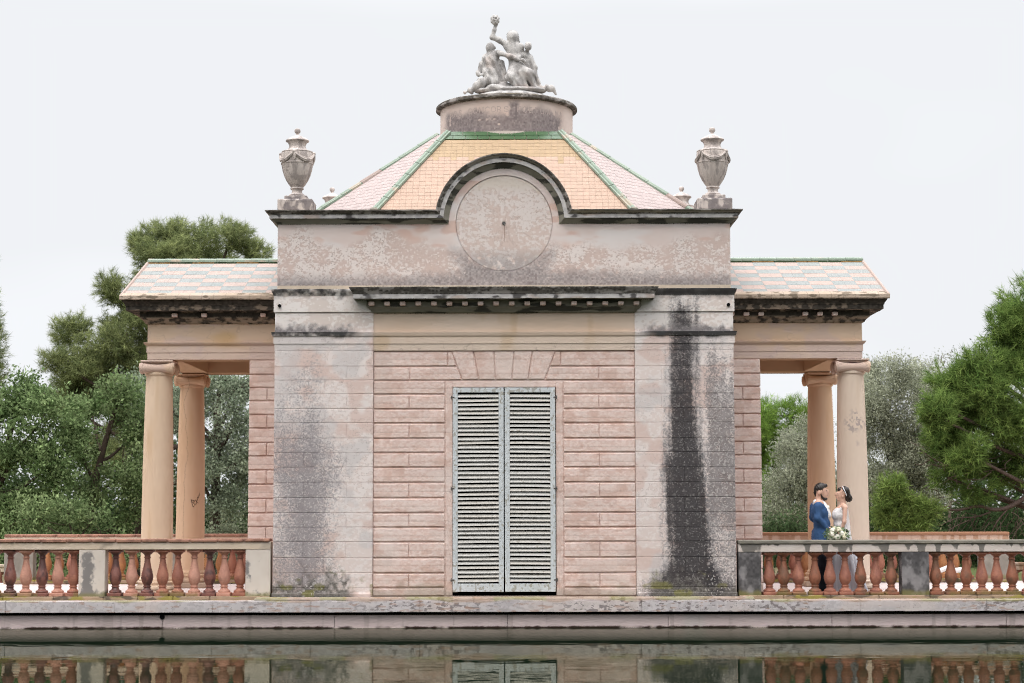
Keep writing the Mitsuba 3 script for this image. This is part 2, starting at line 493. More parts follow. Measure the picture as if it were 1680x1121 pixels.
def m_fascia(p, n, uv):
    g = fbm(p.x * 5 + 3, p.z * 9, p.y * 5, 3)
    c = mix((.40, .385, .385), (.60, .575, .56), noise(p.x * 20, p.z * 20, p.y * 20))
    c = mix(c, (.07, .066, .066), smoothstep(.56, .66, g) * .9)
    return mix(c, (.46, .34, .27), smoothstep(.62, .7, fbm(p.x * 3 + 11, p.z * 7, p.y, 3)) * .5)


def m_bed(p, n, uv):
    g = fbm(p.x * 6, p.z * 12, p.y * 6, 3)
    c = mix((.19, .18, .145), (.32, .30, .255), g)
    c = mix(c, (.05, .05, .045), smoothstep(.5, .6, fbm(p.x * 3 + 5, p.z * 16, p.y * 3, 3)) * .85)
    return c


def m_portcorn(p, n, uv):
    g = fbm(p.x * 11, p.z * 16, p.y * 11, 3)
    sp = noise(p.x * 30, p.z * 30, p.y * 30)
    c = mix((.038, .034, .029), (.115, .10, .085), sp)
    c = mix(c, (.34, .265, .205), smoothstep(.50, .72, g) * smoothstep(.07, .04, dr.abs(p.z - 4.675)) * .8)
    return mix(c, (.40, .31, .235), smoothstep(.36, .60, g) * smoothstep(4.57, 4.53, p.z) * .85)


def m_eave(p, n, uv):
    c = mix((.43, .34, .26), (.53, .44, .37), fbm(p.x * 4, p.z * 3, p.y * 4, 3))
    c = c * (1 - .5 * (1 - smoothstep(.008, .02, dr.abs(p.x * 5.18 - dr.floor(p.x * 5.18) - .5))))
    return mix(c, (.16, .13, .10), smoothstep(.55, .66, fbm(p.x * 7, p.z * 20, 0, 3)) * .8)


def m_stone(p, n, uv):
    g = fbm(p.x * 6, p.z * 6, p.y * 6, 3)
    sp = noise(p.x * 45, p.z * 45, p.y * 45)
    c = mix((.44, .42, .405), (.60, .585, .57), g)
    c = mix(c, (.50, .41, .37), smoothstep(.52, .66, fbm(p.x * 2.4, p.z * 4 + 3, p.y * 2.4, 3)) * .5)
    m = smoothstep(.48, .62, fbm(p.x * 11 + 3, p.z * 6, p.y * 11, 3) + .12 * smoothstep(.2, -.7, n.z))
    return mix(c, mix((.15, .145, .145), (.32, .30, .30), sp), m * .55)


def m_urn(p, n, uv):
    g = fbm(p.x * 7, p.z * 5, p.y * 7, 3)
    c = mix((.50, .435, .40), (.63, .565, .525), g)
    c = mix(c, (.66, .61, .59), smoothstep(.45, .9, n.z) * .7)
    m = smoothstep(.47, .60, fbm(p.x * 14 + 5, p.z * 5, p.y * 14, 3))
    c = mix(c, (.27, .235, .225), m * .6)
    gr = smoothstep(6.38, 6.30, p.z) * smoothstep(.38, .58, fbm(p.x * 12, p.z * 12, p.y * 12, 3))
    return mix(c, (.17, .15, .155), gr * .8)


def m_drum(p, n, uv):
    g = fbm(p.x * 12, p.z * 12, p.y * 12, 3)
    c = mix((.58, .455, .395), (.70, .60, .55), fbm(p.x * 3, p.z * 3, p.y * 3, 3))
    wob = fbm(p.x * 2.2 + 6, p.z * 2, p.y * 2, 3) - .5
    m = smoothstep(8.16, 7.98, p.z + wob * .35) * smoothstep(1.05, .92, dr.abs(p.x) + wob * .2)
    m = dr.maximum(m, (1 - smoothstep(.03, .10, dr.abs(p.x - .17 + wob * .2))) * smoothstep(8.3, 8.15, p.z))
    m = dr.maximum(m, smoothstep(7.85, 7.72, p.z + wob * .2) * .9)
    c = mix(c, mix((.15, .13, .135), (.36, .30, .29), noise(p.x * 36, p.z * 36, p.y * 36)), m * smoothstep(.34, .56, g + m * .2) * .95)
    return mix(c, (.62, .56, .50), smoothstep(7.725, 7.70, p.z) * .8)


def m_terra(base, dark, wear):
    def f(p, n, uv):
        c = mix(base, dark, smoothstep(.42, .62, fbm(p.x * 9, p.z * 7, p.y * 9, 3)) * wear)
        c = c * (.9 + .2 * grain(p, 60.))
        return mix(c, (.17, .15, .05), smoothstep(.18, .08, p.z + (fbm(p.x * 7, 0, p.z * 7, 2) - .5) * .12) * smoothstep(.5, .6, noise(p.x * 3.7, 1, 2)) * .7)
    return f


def m_rail(p, n, uv):
    c = mix((.62, .50, .38), (.70, .60, .50), fbm(p.x * 5, p.z * 9, p.y * 5, 3))
    # right-hand rail: black runs down the pale face
    w = fbm(p.x * 7.5 + 3, p.y * 2, 5, 2) + (noise(p.x * 30, p.z * 6, 2) - .5) * .12
    dr_ = smoothstep(.535, .60, w + .11 * smoothstep(.80, .86, p.z) - .05 * smoothstep(.80, .74, p.z))
    rt = smoothstep(3.0, 3.2, p.x)
    cr = mix((.58, .505, .455), (.68, .615, .575), fbm(p.x * 6, p.z * 6, 1, 2))
    cr = mix(cr, (.13, .125, .115), dr_ * .85)
    cr = mix(cr, mix((.13, .125, .11), (.34, .31, .26), fbm(p.x * 9, p.z * 30, p.y * 9, 3)), smoothstep(.852, .862, p.z))
    bk = mix((.42, .27, .19), (.56, .42, .34), smoothstep(.4, .6, fbm(p.x * 14, p.z * 3, 2, 3)))
    bk = mix(bk, (.33, .18, .115), smoothstep(.885, .895, p.z))
    cr = mix(cr, bk, smoothstep(3, 4, p.y))
    c = mix(c, cr, rt)
    return mix(c, (.30, .26, .22), smoothstep(.60, .68, fbm(p.x * 3.3, p.z * 2, p.y * 3, 3)) * (1 - rt) * .5)


def m_pier(p, n, uv):
    g = fbm(p.x * 9, p.z * 7, p.y * 9, 3)
    sp = noise(p.x * 30, p.z * 30, p.y * 30)
    rt = smoothstep(3.0, 3.2, p.x)
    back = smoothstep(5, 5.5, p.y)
    c = mix((.62, .54, .47), (.70, .64, .58), g)
    fine = fbm(p.x * 22, p.z * 18, 2, 3)
    sx, sy = (p.x + 6.41) / .10, (p.x + 3.96) / .07
    st = 1.05 * dr.exp(-sx * sx) * smoothstep(.80, .70, p.z) + .8 * dr.exp(-sy * sy) * smoothstep(.22, .4, p.z) * smoothstep(.75, .5, p.z) + .7 * smoothstep(.24, .08, p.z)
    st = smoothstep(.30, .85, st + (fine - .5) * 1.1)
    c = mix(c, (.14, .135, .14), st * .8)
    cd = mix((.06, .058, .06), (.30, .285, .29), smoothstep(.36, .68, g) * .7 + .3 * sp)
    c = mix(c, cd, dr.maximum(rt, 0))
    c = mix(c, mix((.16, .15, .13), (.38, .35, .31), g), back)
    return mix(c, (.22, .20, .06), smoothstep(.17, .10, p.z + (g - .5) * .1) * .6)


def m_kerb(p, n, uv):
    g = fbm(p.x * 3.5, p.z * 20, p.y * 6, 3)
    c = mix((.30, .23, .17), (.42, .30, .21), fbm(p.x * 8, p.z * 8, p.y * 8, 2))
    c = mix(c, (.27, .24, .05), smoothstep(.48, .60, g) * .8)
    return mix(c, (.10, .085, .07), smoothstep(.55, .65, fbm(p.x * 5 + 9, p.z * 12, 3, 3)) * .8)


def m_ledge(p, n, uv):
    g = fbm(p.x * 2.6, p.z * 8, p.y * 4, 3)
    sk, ed = peel(p, 11., 31.)
    c = mix((.46, .425, .43), (.58, .545, .55), sk * .6 + .4 * g)
    c = mix(c, (.64, .55, .51), smoothstep(.50, .66, fbm(p.x * 1.1 + 2, p.z * 2, 0, 3)) * .5)
    fl = smoothstep(.57, .64, fbm(p.x * 15 + 3, p.z * 34, 0, 3)) * smoothstep(.42, .60, fbm(p.x * .55 + 1.7, 0, 0, 2))
    c = mix(c, (.19, .16, .16), fl * .8)
    c = mix(c, (.42, .27, .20), smoothstep(.66, .72, fbm(p.x * 7 + 13, p.z * 30, 0, 3)) * .6)
    c = c * (1 - .3 * ed)
    edge = smoothstep(-.01, .03, p.z + (g - .5) * .10)
    c = mix(c, mix((.40, .28, .20), (.28, .25, .08), smoothstep(.45, .6, noise(p.x * 2.3, 4, 1))), edge * .65)
    return c


def m_poolwall(p, n, uv):
    c = mix((.66, .54, .53), (.72, .60, .59), fbm(p.x * .9, p.z * 5, 0, 3))
    c = mix(c, (.62, .56, .54), (1 - smoothstep(.1, .22, dr.abs(p.x - 2.9))) * .7)
    wl = smoothstep(-.365, -.392, p.z + (fbm(p.x * 14, 0, 0, 2) - .5) * .022)
    c = mix(c, (.05, .032, .026), wl * smoothstep(.25, .42, fbm(p.x * 3.1, 2, 0, 3)))
    return mix(c, (.26, .22, .19), smoothstep(.60, .72, fbm(p.x * 9 + 3, p.z * .8, 0, 3)) * .3)


def m_floor(p, n, uv):
    return mix((.54, .455, .435), (.62, .54, .52), fbm(p.x * 2, p.y * 2, 0, 3))


def m_ground(p, n, uv):
    c = mix((.11, .10, .05), (.20, .165, .11), fbm(p.x * .7, p.y * .7, 0, 3))
    return mix(c, (.07, .10, .035), smoothstep(.45, .6, fbm(p.x * .35 + 4, p.y * .35, 0, 3)) * .8)


def m_shutter(p, n, uv):
    g = fbm(p.x * 9, p.z * 22, p.y * 9, 3)
    k = cell_rand(dr.floor(p.x * 1.2 + 30), 2, dr.floor((p.z - .03) / .0711))
    c = mix((.47, .465, .44), (.55, .54, .515), g)
    c = mix(c, (.53, .50, .45), smoothstep(.35, .8, k) * .65)
    ch = smoothstep(.67, .73, fbm(p.x * 30, p.z * 18, p.y * 20, 3))
    return mix(c, (.28, .25, .20), ch * .7)


def m_frame(p, n, uv):
    g = fbm(p.x * 14, p.z * 5, p.y * 9, 3)
    c = mix((.52, .555, .575), (.60, .63, .645), g)
    end = smoothstep(.30, .14, p.z) + smoothstep(3.1, 3.25, p.z)
    ch = smoothstep(.60 - .06 * end, .66 - .06 * end, fbm(p.x * 34, p.z * 26, p.y * 20, 3))
    return mix(c, (.33, .31, .26), ch * .8)


def m_bark(p, n, uv):
    return mix((.045, .034, .028), (.11, .085, .07), fbm(p.x * 12, p.y * 12, p.z * 4, 3))


def m_wood(p, n, uv):
    return mix((.085, .06, .052), (.17, .125, .11), fbm(p.x * 12, p.y * 12, p.z * 6, 3))


def b_water(p, n, uv):
    return fbm(p.x * 1.1, p.y * 3.2, 0, 3) + .25 * noise(p.x * 5, p.y * 14)


def m_suit(p, n, uv):
    return mix((.03, .07, .165), (.048, .105, .225), fbm(p.x * 30, p.y * 30, p.z * 18, 2))


def m_lace(p, n, uv):
    return mix((.62, .60, .61), (.80, .78, .78), smoothstep(.4, .6, fbm(p.x * 38, p.y * 38, p.z * 38, 2)))


MATS = dict(
    pilaster=diffuse(m_pilaster),
    attic=diffuse(m_attic), disc=diffuse(m_disc), block=diffuse(m_block, b_block, .0035), cream=diffuse(m_cream), portico=diffuse(m_portico),
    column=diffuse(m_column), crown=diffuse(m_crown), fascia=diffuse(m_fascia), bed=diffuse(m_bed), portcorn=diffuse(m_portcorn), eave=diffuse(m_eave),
    stone=diffuse(m_stone), urn=diffuse(m_urn), drum=diffuse(m_drum), rail=diffuse(m_rail), pier=diffuse(m_pier), kerb=diffuse(m_kerb),
    ledge=diffuse(m_ledge), poolwall=diffuse(m_poolwall), floor=diffuse(m_floor), ground=diffuse(m_ground),
    shutter=glossy(m_shutter, .55, .3), frame=glossy(m_frame, .5, .35), bark=diffuse(m_bark), wood=diffuse(m_wood),
    terra_a=glossy(m_terra((.36, .155, .105), (.24, .095, .07), .7), .55, .3),
    terra_b=glossy(m_terra((.21, .088, .07), (.085, .042, .04), .9), .45, .4),
    terra_c=glossy(m_terra((.52, .275, .205), (.40, .19, .14), .6), .6, .3),
    terra_d=glossy(m_terra((.285, .115, .070), (.15, .085, .055), .8), .55, .3),
    terra_e=glossy(m_terra((.38, .175, .075), (.27, .11, .055), .6), .55, .3),
    slab=diffuse(m_terra((.40, .22, .165), (.22, .12, .095), .8)),
    soffit=diffuse((.50, .345, .225)), dark=diffuse((.012, .012, .013)), iron=glossy((.08, .075, .07), .5, .5), leafdark=diffuse((.03, .02, .02)),
    tile_vc=glossy({'type': 'mesh_attribute', 'name': 'vertex_color'}, .6, .15), mortar=diffuse((.46, .365, .31)),
    tile_pink=glossy((.395, .312, .278), .75, .08), tile_pink2=glossy((.385, .312, .282), .75, .08), tile_blue=glossy((.272, .288, .282), .75, .08), tile_blue2=glossy((.262, .282, .275), .75, .08),
    tile_gold=glossy((.50, .31, .13), .6, .2),
    tile_green=glossy(lambda p, n, uv: mix((.042, .095, .045), (.09, .155, .075), fbm(p.x * 6, p.z * 6, p.y * 6, 2)), .22, .6),
    tile_sage=glossy(lambda p, n, uv: mix(mix((.15, .21, .15), (.25, .31, .24), fbm(p.x * 5, p.z * 5, p.y * 5, 2)), (.42, .30, .22), smoothstep(.62, .72, fbm(p.x * 4 + 8, p.z * 4, p.y * 4, 3)) * .6), .25, .6),
    leaf={'type': 'principledthin', 'base_color': {'type': 'mesh_attribute', 'name': 'vertex_color'}, 'roughness': .55, 'diff_trans': .7, 'spec_trans': 0.0},
    water={'type': 'bumpmap', 'arbitrary': proc(b_water, eps=.02), 'scale': .0011,
           'bsdf': {'type': 'plastic', 'diffuse_reflectance': {'type': 'rgb', 'value': [.008, .016, .009]}, 'specular_reflectance': {'type': 'rgb', 'value': [.63, .63, .55]}, 'int_ior': 1.33, 'nonlinear': False}},
    skin=glossy((.60, .37, .28), .5, .35), suit=glossy(m_suit, .75, .15, sheen=.3), trousers=glossy((.010, .012, .02), .7, .2), shirt=diffuse((.78, .78, .80)),
    hair=glossy((.018, .012, .010), .4, .5), lace=diffuse(m_lace), satin=glossy((.56, .57, .63), .45, .4), silver=glossy((.75, .75, .78), .25, .8, metallic=.6),
    veil={'type': 'principledthin', 'base_color': {'type': 'rgb', 'value': [.90, .89, .89]}, 'roughness': .6, 'diff_trans': .9, 'spec_trans': .08},
    petal=glossy((.78, .76, .66), .6, .3), petal2=glossy((.66, .62, .46), .6, .3), lips=glossy((.42, .14, .12), .4, .4), paint_white=diffuse((.80, .80, .80)),
    ink=diffuse((.05, .03, .03)), letter=diffuse((.47, .39, .36)))
scene.update({k: dict(v, id=k) if False else v for k, v in MATS.items()})
made.update(MATS)

# ------------------------------------------------------------------ ground, pool, terrace
PX, PY0, PY1, ZW = 22.0, -27.2, -.10, -.40
sheet = [bx(-250, 250, PY1 + .6, 400, -1.2, -.35), bx(-250, 250, -250, PY0 - .4, -1.2, -.22), bx(-250, -PX, PY0 - .4, PY1 + .6, -1.2, -.3), bx(PX, 250, PY0 - .4, PY1 + .6, -1.2, -.3)]
struct('ground', cat(sheet), 'ground')
struct('water', tm([[-PX, PY0, ZW], [PX, PY0, ZW], [PX, PY1 + .05, ZW], [-PX, PY1 + .05, ZW]], [[0, 1, 2], [0, 2, 3]]), 'water')
struct('terrace_floor', cat([bx(-9.9, 9.9, .32, 7.1, -.6, 0.0), bx(-PX, -9.9, .32, 5, -.6, -.02), bx(9.9, PX, .32, 5, -.6, -.02)]), 'floor')
pw = thing('pool_wall', 'long pale pink retaining wall at the water with a grey flaking projecting ledge', 'wall')
xs = [-PX] + [-13.1 + 2.65 * k for k in range(-3, 14) if abs(-13.1 + 2.65 * k) < PX] + [PX]
xs = [-PX, -18.4, -15.75, -13.1, -10.43, -7.9, -5.23, -2.6, 0.05, 2.5, 5.0, 7.66, 10.3, 13, 15.7, 18.3, PX]
for a, b in zip(xs[:-1], xs[1:]):
    obj('panel', bx(a + .004, b - .004, PY1, .32, -1.2, -.205), 'poolwall', pw)
obj('backing', bx(-PX, PX, PY1 + .12, .33, -1.25, -.158), 'dark', pw)  # near-black colour stands in for the shade in the gap under the ledge
for x in (-7.88, -5.23):
    obj('drain_hole', cat([tube([[x, PY1 - .012, -.225], [x, PY1 + .05, -.225]], .04, 12)]), 'dark', pw)
lp = [(-.2, -.168), (.07, -.16), (.12, -.152), (.122, -.04), (.120, .012), (.10, .022), (-.4, .024)]
cx = -PX
i = 0
while cx < PX:
    w = 1.45 + .5 * random.random()
    obj('coping_stone', sweep([(cx + .003, PY1), (min(cx + w, PX) - .003, PY1)], lp, .1, .005, i), 'ledge', pw, smooth=40)
    cx += w
    i += 1
lp2 = [(.0, .02), (.112, .022), (.11, .05), (.095, .066), (-.05, .068)]
obj('plinth_course', sweep([(-3.70, .2), (-3.70, PY1), (3.70, PY1), (3.70, .2)], lp2, .1, .005, 99), 'ledge', pw, smooth=40)

# ------------------------------------------------------------------ pavilion
pav = thing('pavilion', 'weathered pale pink classical pavilion with a tiled roof and a colonnaded wing on each side', 'pavilion')
ZC = [.076, .210, .432, .666, .908, 1.131, 1.355, 1.586, 1.821, 2.054, 2.282, 2.501, 2.738, 2.957, 3.186, 3.402, 3.618, 3.860]
BW, PW, AW, DEP = 2.03, 3.565, 3.535, 6.1
VT = [-.816, -.478, -.158, .153, .44, .797]
VB = [-.656, -.393, -.137, .12, .373, .633]
# core wall with the window opening
core = [bx(-3.50, 3.50, .32, DEP, 0, 4.84), bx(-BW - .1, -.80, .058, .33, .04, 4.5), bx(.80, BW + .1, .058, .33, .04, 4.5), bx(-.801, .801, .058, .33, 3.29, 4.5), bx(-.801, .801, .06, .33, .02, .075)]
wall = obj('wall', cat(core), 'block', pav)
G = .010
for s in (-1, 1):
    for r in range(len(ZC) - 1):
        z0, z1 = ZC[r] + .004, ZC[r + 1] - G * 2
        if r == len(ZC) - 2:
            cuts = [BW, .88, None]
        elif r == len(ZC) - 3:
            cuts = [BW, 1.47, None]
        else:
            cuts = [BW, .92] if r % 2 == 0 else [BW, 1.475, .92]
        if s > 0 and len(cuts) == 3 and cuts[1] == 1.475:
            cuts[1] = 1.47
        for a, b in zip(cuts[:-1], cuts[1:]):
            if b is None:
                t, u = (VT[0], VB[0]) if s < 0 else (VT[5], VB[5])
                lo = t + (u - t) * (3.86 - z0) / .458
                hi = t + (u - t) * (3.86 - z1) / .458
                q = [(-a + G, z0), (lo - G, z0), (hi - G, z1), (-a + G, z1)] if s < 0 else [(lo + G, z0), (a - G, z0), (a - G, z1), (hi + G, z1)]
            else:
                q = [(-a + G * .5, z0), (-b - G * .5, z0), (-b - G * .5, z1), (-a + G * .5, z1)] if s < 0 else [(b + G * .5, z0), (a - G * .5, z0), (a - G * .5, z1), (b + G * .5, z1)]
            obj('block', quad_block(q, .034, .062, .008), 'block', wall)
for k in range(5):
    a, b = VT[k] + .008, VT[k + 1] - .008
    c, d = VB[k] + .008, VB[k + 1] - .008
    obj('voussoir', quad_block([(c, 3.41), (d, 3.41), (b, 3.85), (a, 3.85)], .034, .062, .008), 'block', wall)
# window surround, plain bands
for s in (-1, 1):
    obj('jamb', cbx(min(s * .802, s * .909), max(s * .802, s * .909), .046, .06, .08, 3.385, .005), 'block', wall)
obj('lintel_band', cbx(-.80, .80, .046, .06, 3.292, 3.385, .006), 'block', wall)
# piers either side
for s in (-1, 1):
    P = obj('pilaster', cat([bx(min(s * BW, s * (PW - .008)), max(s * BW, s * (PW - .008)), .008, 1.9, .03, 3.88)]), 'pilaster', pav,
            label='grey mottled pale pier of the facade' if s < 0 else 'pale pier of the facade streaked with black')
    for r in range(len(ZC) - 1):
        z0, z1 = ZC[r] + .002, ZC[r + 1] - .003
        cuts = [PW, 2.78, BW] if r % 2 == 0 else [PW, 3.10, 2.44, BW]
        for a, b in zip(cuts[:-1], cuts[1:]):
            x0, x1 = sorted((s * a, s * b))
            obj('block', quad_block([(x0 + .002, z0), (x1 - .002, z0), (x1 - .002, z1), (x0 + .002, z1)], 0, .03, .004, .001), 'pilaster', P)
    obj('foot', cbx(min(s * (BW + .02), s * (PW + .012)), max(s * (BW + .02), s * (PW + .012)), -.014, .02, .03, .13, .012), 'pilaster', P)
    # frieze courses above the pier, the upper one proud
    obj('frieze', cat([cbx(min(s * BW, s * (PW - .001)), max(s * BW, s * (PW - .001)), .003, 1.9, 4.14, 4.452, .006)]), 'pilaster', P)
    obj('upper_frieze', cbx(min(s * (BW + .02), s * (PW + .018)), max(s * (BW + .02), s * (PW + .018)), -.018, 1.9, 4.456, 4.72, .008), 'pilaster', P)
    obj('drain_spout', tube([[s * 3.49, .0, 4.565], [s * 3.49, -.05, 4.56]], .026, 12), 'dark', P)
    arp = [(-.02, 3.862), (.0, 3.862), (0.004, 3.963), (.016, 3.968), (.018, 4.078), (.035, 4.088), (.045, 4.12), (.05, 4.14), (.05, 4.148), (-.02, 4.16)]
    strp = [(-.02, 4.712), (.022, 4.714), (.028, 4.74), (.045, 4.77), (.055, 4.80), (.055, 4.815), (-.05, 4.835)]
    for nm, pr, xin in (('architrave', arp, BW), ('string_course', strp, 2.05)):
        pth = [(-PW, 1.7), (-PW, 0), (-xin, 0)] if s < 0 else [(xin, 0), (PW, 0), (PW, 1.7)]
        obj(nm, sweep(pth, pr, .1, .003, 5 + s), 'pilaster', P, smooth=35)
# entablature of the middle bay
ent = obj('entablature', sweep([(-BW, .02), (BW, .02)], [(-.05, 3.862)] + [(o + .004, z) for o, z in arp[1:-1]] + [(-.05, 4.152)], .1, .002, 12), 'cream', pav, smooth=35)
obj('frieze', bx(-BW, BW, .025, .33, 4.14, 4.50), 'cream', ent)
DC = dict(bed=[(-.05, 4.44), (.012, 4.447), (.03, 4.462), (.045, 4.49), (.085, 4.522), (.10, 4.53), (.10, 4.64), (.29, 4.645)],
          fascia=[(.285, 4.65), (.29, 4.642), (.292, 4.708), (.285, 4.716)],
          crown=[(.285, 4.712), (.30, 4.714), (.31, 4.745), (.335, 4.775), (.352, 4.80), (.352, 4.815), (.10, 4.85), (-.06, 4.862)])
dc = None
for nm, mt in (('bed', 'bed'), ('fascia', 'fascia'), ('crown', 'crown')):
    m = sweep([(-BW, .25), (-BW, .0), (BW, .0), (BW, .25)], DC[nm], .09, .005, 40, caps=False)
    if dc is None:
        dc = obj('dentil_cornice', m, mt, pav, smooth=35, label='dark projecting cornice with a row of small blocks beneath')
    else:
        obj(nm + '_moulding', m, mt, dc, smooth=35)
dt = mikit.ply(cbx(-.043, .043, -.19, -.09, 4.548, 4.606, .008), 'block')
for k in range(18):
    put('dentil', dt, dc, (-2.05 + k * .2412, 0, 0))
# attic: wall with an arch-headed middle, a sunk disc, and the cornice that climbs over it
RC, ZA = (.86, 1.075), 5.86
fr = unary_union([sbox(-AW, 4.80, AW, 5.93), Point(0, ZA).buffer(1.03, 48)]).intersection(sbox(-9, 4.80, 9, 9)).difference(Point(.003, ZA).buffer(.757, 64))
m = trimesh.creation.extrude_polygon(fr, .40, engine='earcut')
v = np.array(m.vertices)
att = obj('attic_wall', cat([tm(np.stack([v[:, 0], v[:, 2] + .02, v[:, 1]], 1), m.faces[:, ::-1]), bx(-AW + .004, AW - .004, .41, DEP, 4.82, 5.98)]), 'attic', pav)
sd = obj('sundial', tm(*(lambda d: (np.stack([d.vertices[:, 0], d.vertices[:, 2], d.vertices[:, 1]], 1), d.faces[:, ::-1]))(
    trimesh.creation.extrude_polygon(Point(.003, ZA).buffer(.749, 64), .2, engine='earcut'))), 'disc', pav, label='round sunk plaster dial, pale and worn, under the arch')
scene[sd]['to_world'] = mi_T().translate([0, .035, 0])
obj('groove', tm(*(lambda d: (np.stack([d.vertices[:, 0], d.vertices[:, 2] + .075, d.vertices[:, 1]], 1), d.faces[:, ::-1]))(trimesh.creation.extrude_polygon(Point(.003, ZA).buffer(.79, 64), .1, engine='earcut'))), 'attic', sd)
obj('gnomon', cat([tube([[0, .06, 5.86], [.004, -.02, 5.845], [.012, -.075, 5.80]], [.012, .010, .005], 6), tube([[0, .045, 5.86], [0, .025, 5.86]], .03, 10)]), 'iron', sd)
AC = dict(bed=[(-.03, 5.842), (.012, 5.846), (.025, 5.86), (.05, 5.885), (.078, 5.905), (.085, 5.918), (.118, 5.924)],
          fascia=[(.112, 5.926), (.118, 5.922), (.12, 5.978), (.112, 5.985)],
          crown=[(.11, 5.98), (.125, 5.984), (.135, 6.0), (.165, 6.015), (.182, 6.03), (.182, 6.045), (.05, 6.07), (-.3, 6.08)])
ac = None
for nm, mt in (('bed', 'bed'), ('fascia', 'fascia'), ('crown', 'crown')):
    pr = np.array(AC[nm])
    parts = []
    zz = np.minimum(pr[:, 1], 6.045)
    rr = RC[0] + (zz - 5.842) / (6.045 - 5.842) * (RC[1] - RC[0])
    if nm == 'crown':
        rr[-2], rr[-1] = 1.06, 1.05
    ae = np.arcsin(np.clip((pr[:, 1] - ZA) / rr, -1, 1))
    ang = np.linspace(0, 1, 90)[:, None]
    A = ae[None] * (1 - ang) + (math.pi - ae[None]) * ang
    yo = .02 - np.where(np.arange(len(pr)) >= (len(pr) - 1 if nm == 'crown' else 99), -.42, pr[:, 0])
    Pa = np.stack([rr[None] * np.cos(A), np.tile(yo, (90, 1)), ZA + rr[None] * np.sin(A)], -1)
    parts.append(grid(rough(Pa, .004, 6, 3)))
    for s in (-1, 1):
        xe = rr * np.cos(ae)
        n = 24
        t = np.linspace(0, 1, n)[:, None]
        X = s * ((AW + pr[:, 0])[None] * (1 - t) + xe[None] * t)
        Ph = np.stack([X, np.tile(.02 - pr[:, 0], (n, 1)), np.tile(pr[:, 1], (n, 1))], -1)
        parts.append(grid(rough(Ph, .005, 6, 4 + s)))
        t = np.linspace(0, 1, 40)[:, None]
        Y = (.02 - pr[:, 0])[None] * (1 - t) + (DEP + pr[:, 0])[None] * t
        Ps = np.stack([np.tile(s * (AW + pr[:, 0]), (40, 1)), Y, np.tile(pr[:, 1], (40, 1))], -1)
        parts.append(grid(rough(Ps, .005, 6, 4 + s)))
        if nm == 'crown':
            parts.append(bx(min(s * AW, s * 1.03), max(s * AW, s * 1.03), .0, DEP, 5.95, 6.065))
    if ac is None:
        ac = obj('attic_cornice', cat(parts), mt, pav, smooth=35, label='blackened top cornice that rises in a half circle over the dial')
    else:
        obj(nm + '_moulding', cat(parts), mt, ac, smooth=35)

# main roof: chamfered pyramid
YC = 3.05
ev = np.array([(2.06, .41), (3.32, 1.50), (3.32, 4.60), (2.06, 5.69), (-2.06, 5.69), (-3.32, 4.60), (-3.32, 1.50), (-2.06, .41)])
tp = np.array([(.95, 1.95), (1.12, 2.20), (1.12, 3.90), (.95, 4.15), (-.95, 4.15), (-1.12, 3.90), (-1.12, 2.20), (-.95, 1.95)])
ev3 = np.column_stack([ev, np.full(8, 6.12)])
tp3 = np.column_stack([tp, np.full(8, 7.70)])
v = np.vstack([ev3 - [0, 0, .02], tp3 - [0, 0, .02], ev3 - [0, 0, .15]])
f = []
for i in range(8):
    j = (i + 1) % 8
    f += [[i, j, 8 + j], [i, 8 + j, 8 + i], [16 + i, 16 + j, j], [16 + i, j, i]]
roof = obj('roof', tm(v, f), 'mortar', pav, label='salmon tiled pyramid roof with pale green hip tiles')


def facet_tiles(a, b, c, d, w, h, col, off=.0, t=.004, gap=.0022):
    """tiles over the quad a (eave start), b (eave end), c (top end), d (top start); returns mesh and vertex colours"""
    a, b, c, d = (np.asarray(q, float) for q in (a, b, c, d))
    ux = (b - a) / np.linalg.norm(b - a)
    nn = np.cross(ux, (d + c) / 2 - (a + b) / 2)
    nn /= np.linalg.norm(nn)
    uy = np.cross(nn, ux)
    W = lambda q: np.array([(q - a) @ ux, (q - a) @ uy])
    B, Cc, Dd = W(b), W(c), W(d)
    H = min(Cc[1], Dd[1])
    V, Fc, K = [], [], []
    nr = int(H / h)
    for r in range(nr):
        y0, y1 = r * H / nr, (r + 1) * H / nr
        lo = lambda y: Dd[0] * y / Dd[1]
        hi = lambda y: B[0] + (Cc[0] - B[0]) * y / Cc[1]
        n0 = int(math.floor(min(lo(y0), lo(y1)) / w)) - 1
        n1 = int(math.ceil(max(hi(y0), hi(y1)) / w)) + 1
        for q in range(n0, n1):
            x0, x1 = q * w + off, (q + 1) * w + off
            c0 = [(max(x0 + gap / 2, lo(y0)), y0), (min(x1 - gap / 2, hi(y0)), y0), (min(x1 - gap / 2, hi(y1)), y1 - gap), (max(x0 + gap / 2, lo(y1)), y1 - gap)]
            if c0[1][0] - c0[0][0] < .01 and c0[2][0] - c0[3][0] < .01:
                continue
            if c0[1][0] < c0[0][0]:
                c0[0] = c0[1] = ((c0[0][0] + c0[1][0]) / 2, y0)
            if c0[2][0] < c0[3][0]:
                c0[2] = c0[3] = ((c0[2][0] + c0[3][0]) / 2, y1 - gap)
            o = len(V)
            lift = [t + .0025, t + .0025, t, t]
            dz = random.uniform(-.0015, .0015)
            for (x, y), l in zip(c0, lift):
                V.append(a + ux * x + uy * y + nn * (l + dz))
            for (x, y) in c0:
                V.append(a + ux * x + uy * y - nn * .02)
            Fc += [[o, o + 1, o + 2], [o, o + 2, o + 3]]
            for i in range(4):
                j = (i + 1) % 4
                Fc += [[o + i, o + 4 + i, o + 4 + j], [o + i, o + 4 + j, o + j]]
            k = np.array(col((r + .5) / nr, q)) * random.uniform(.955, 1.03)
            K += [k] * 8
    return tm(V, Fc), np.clip(K, 0, 1)


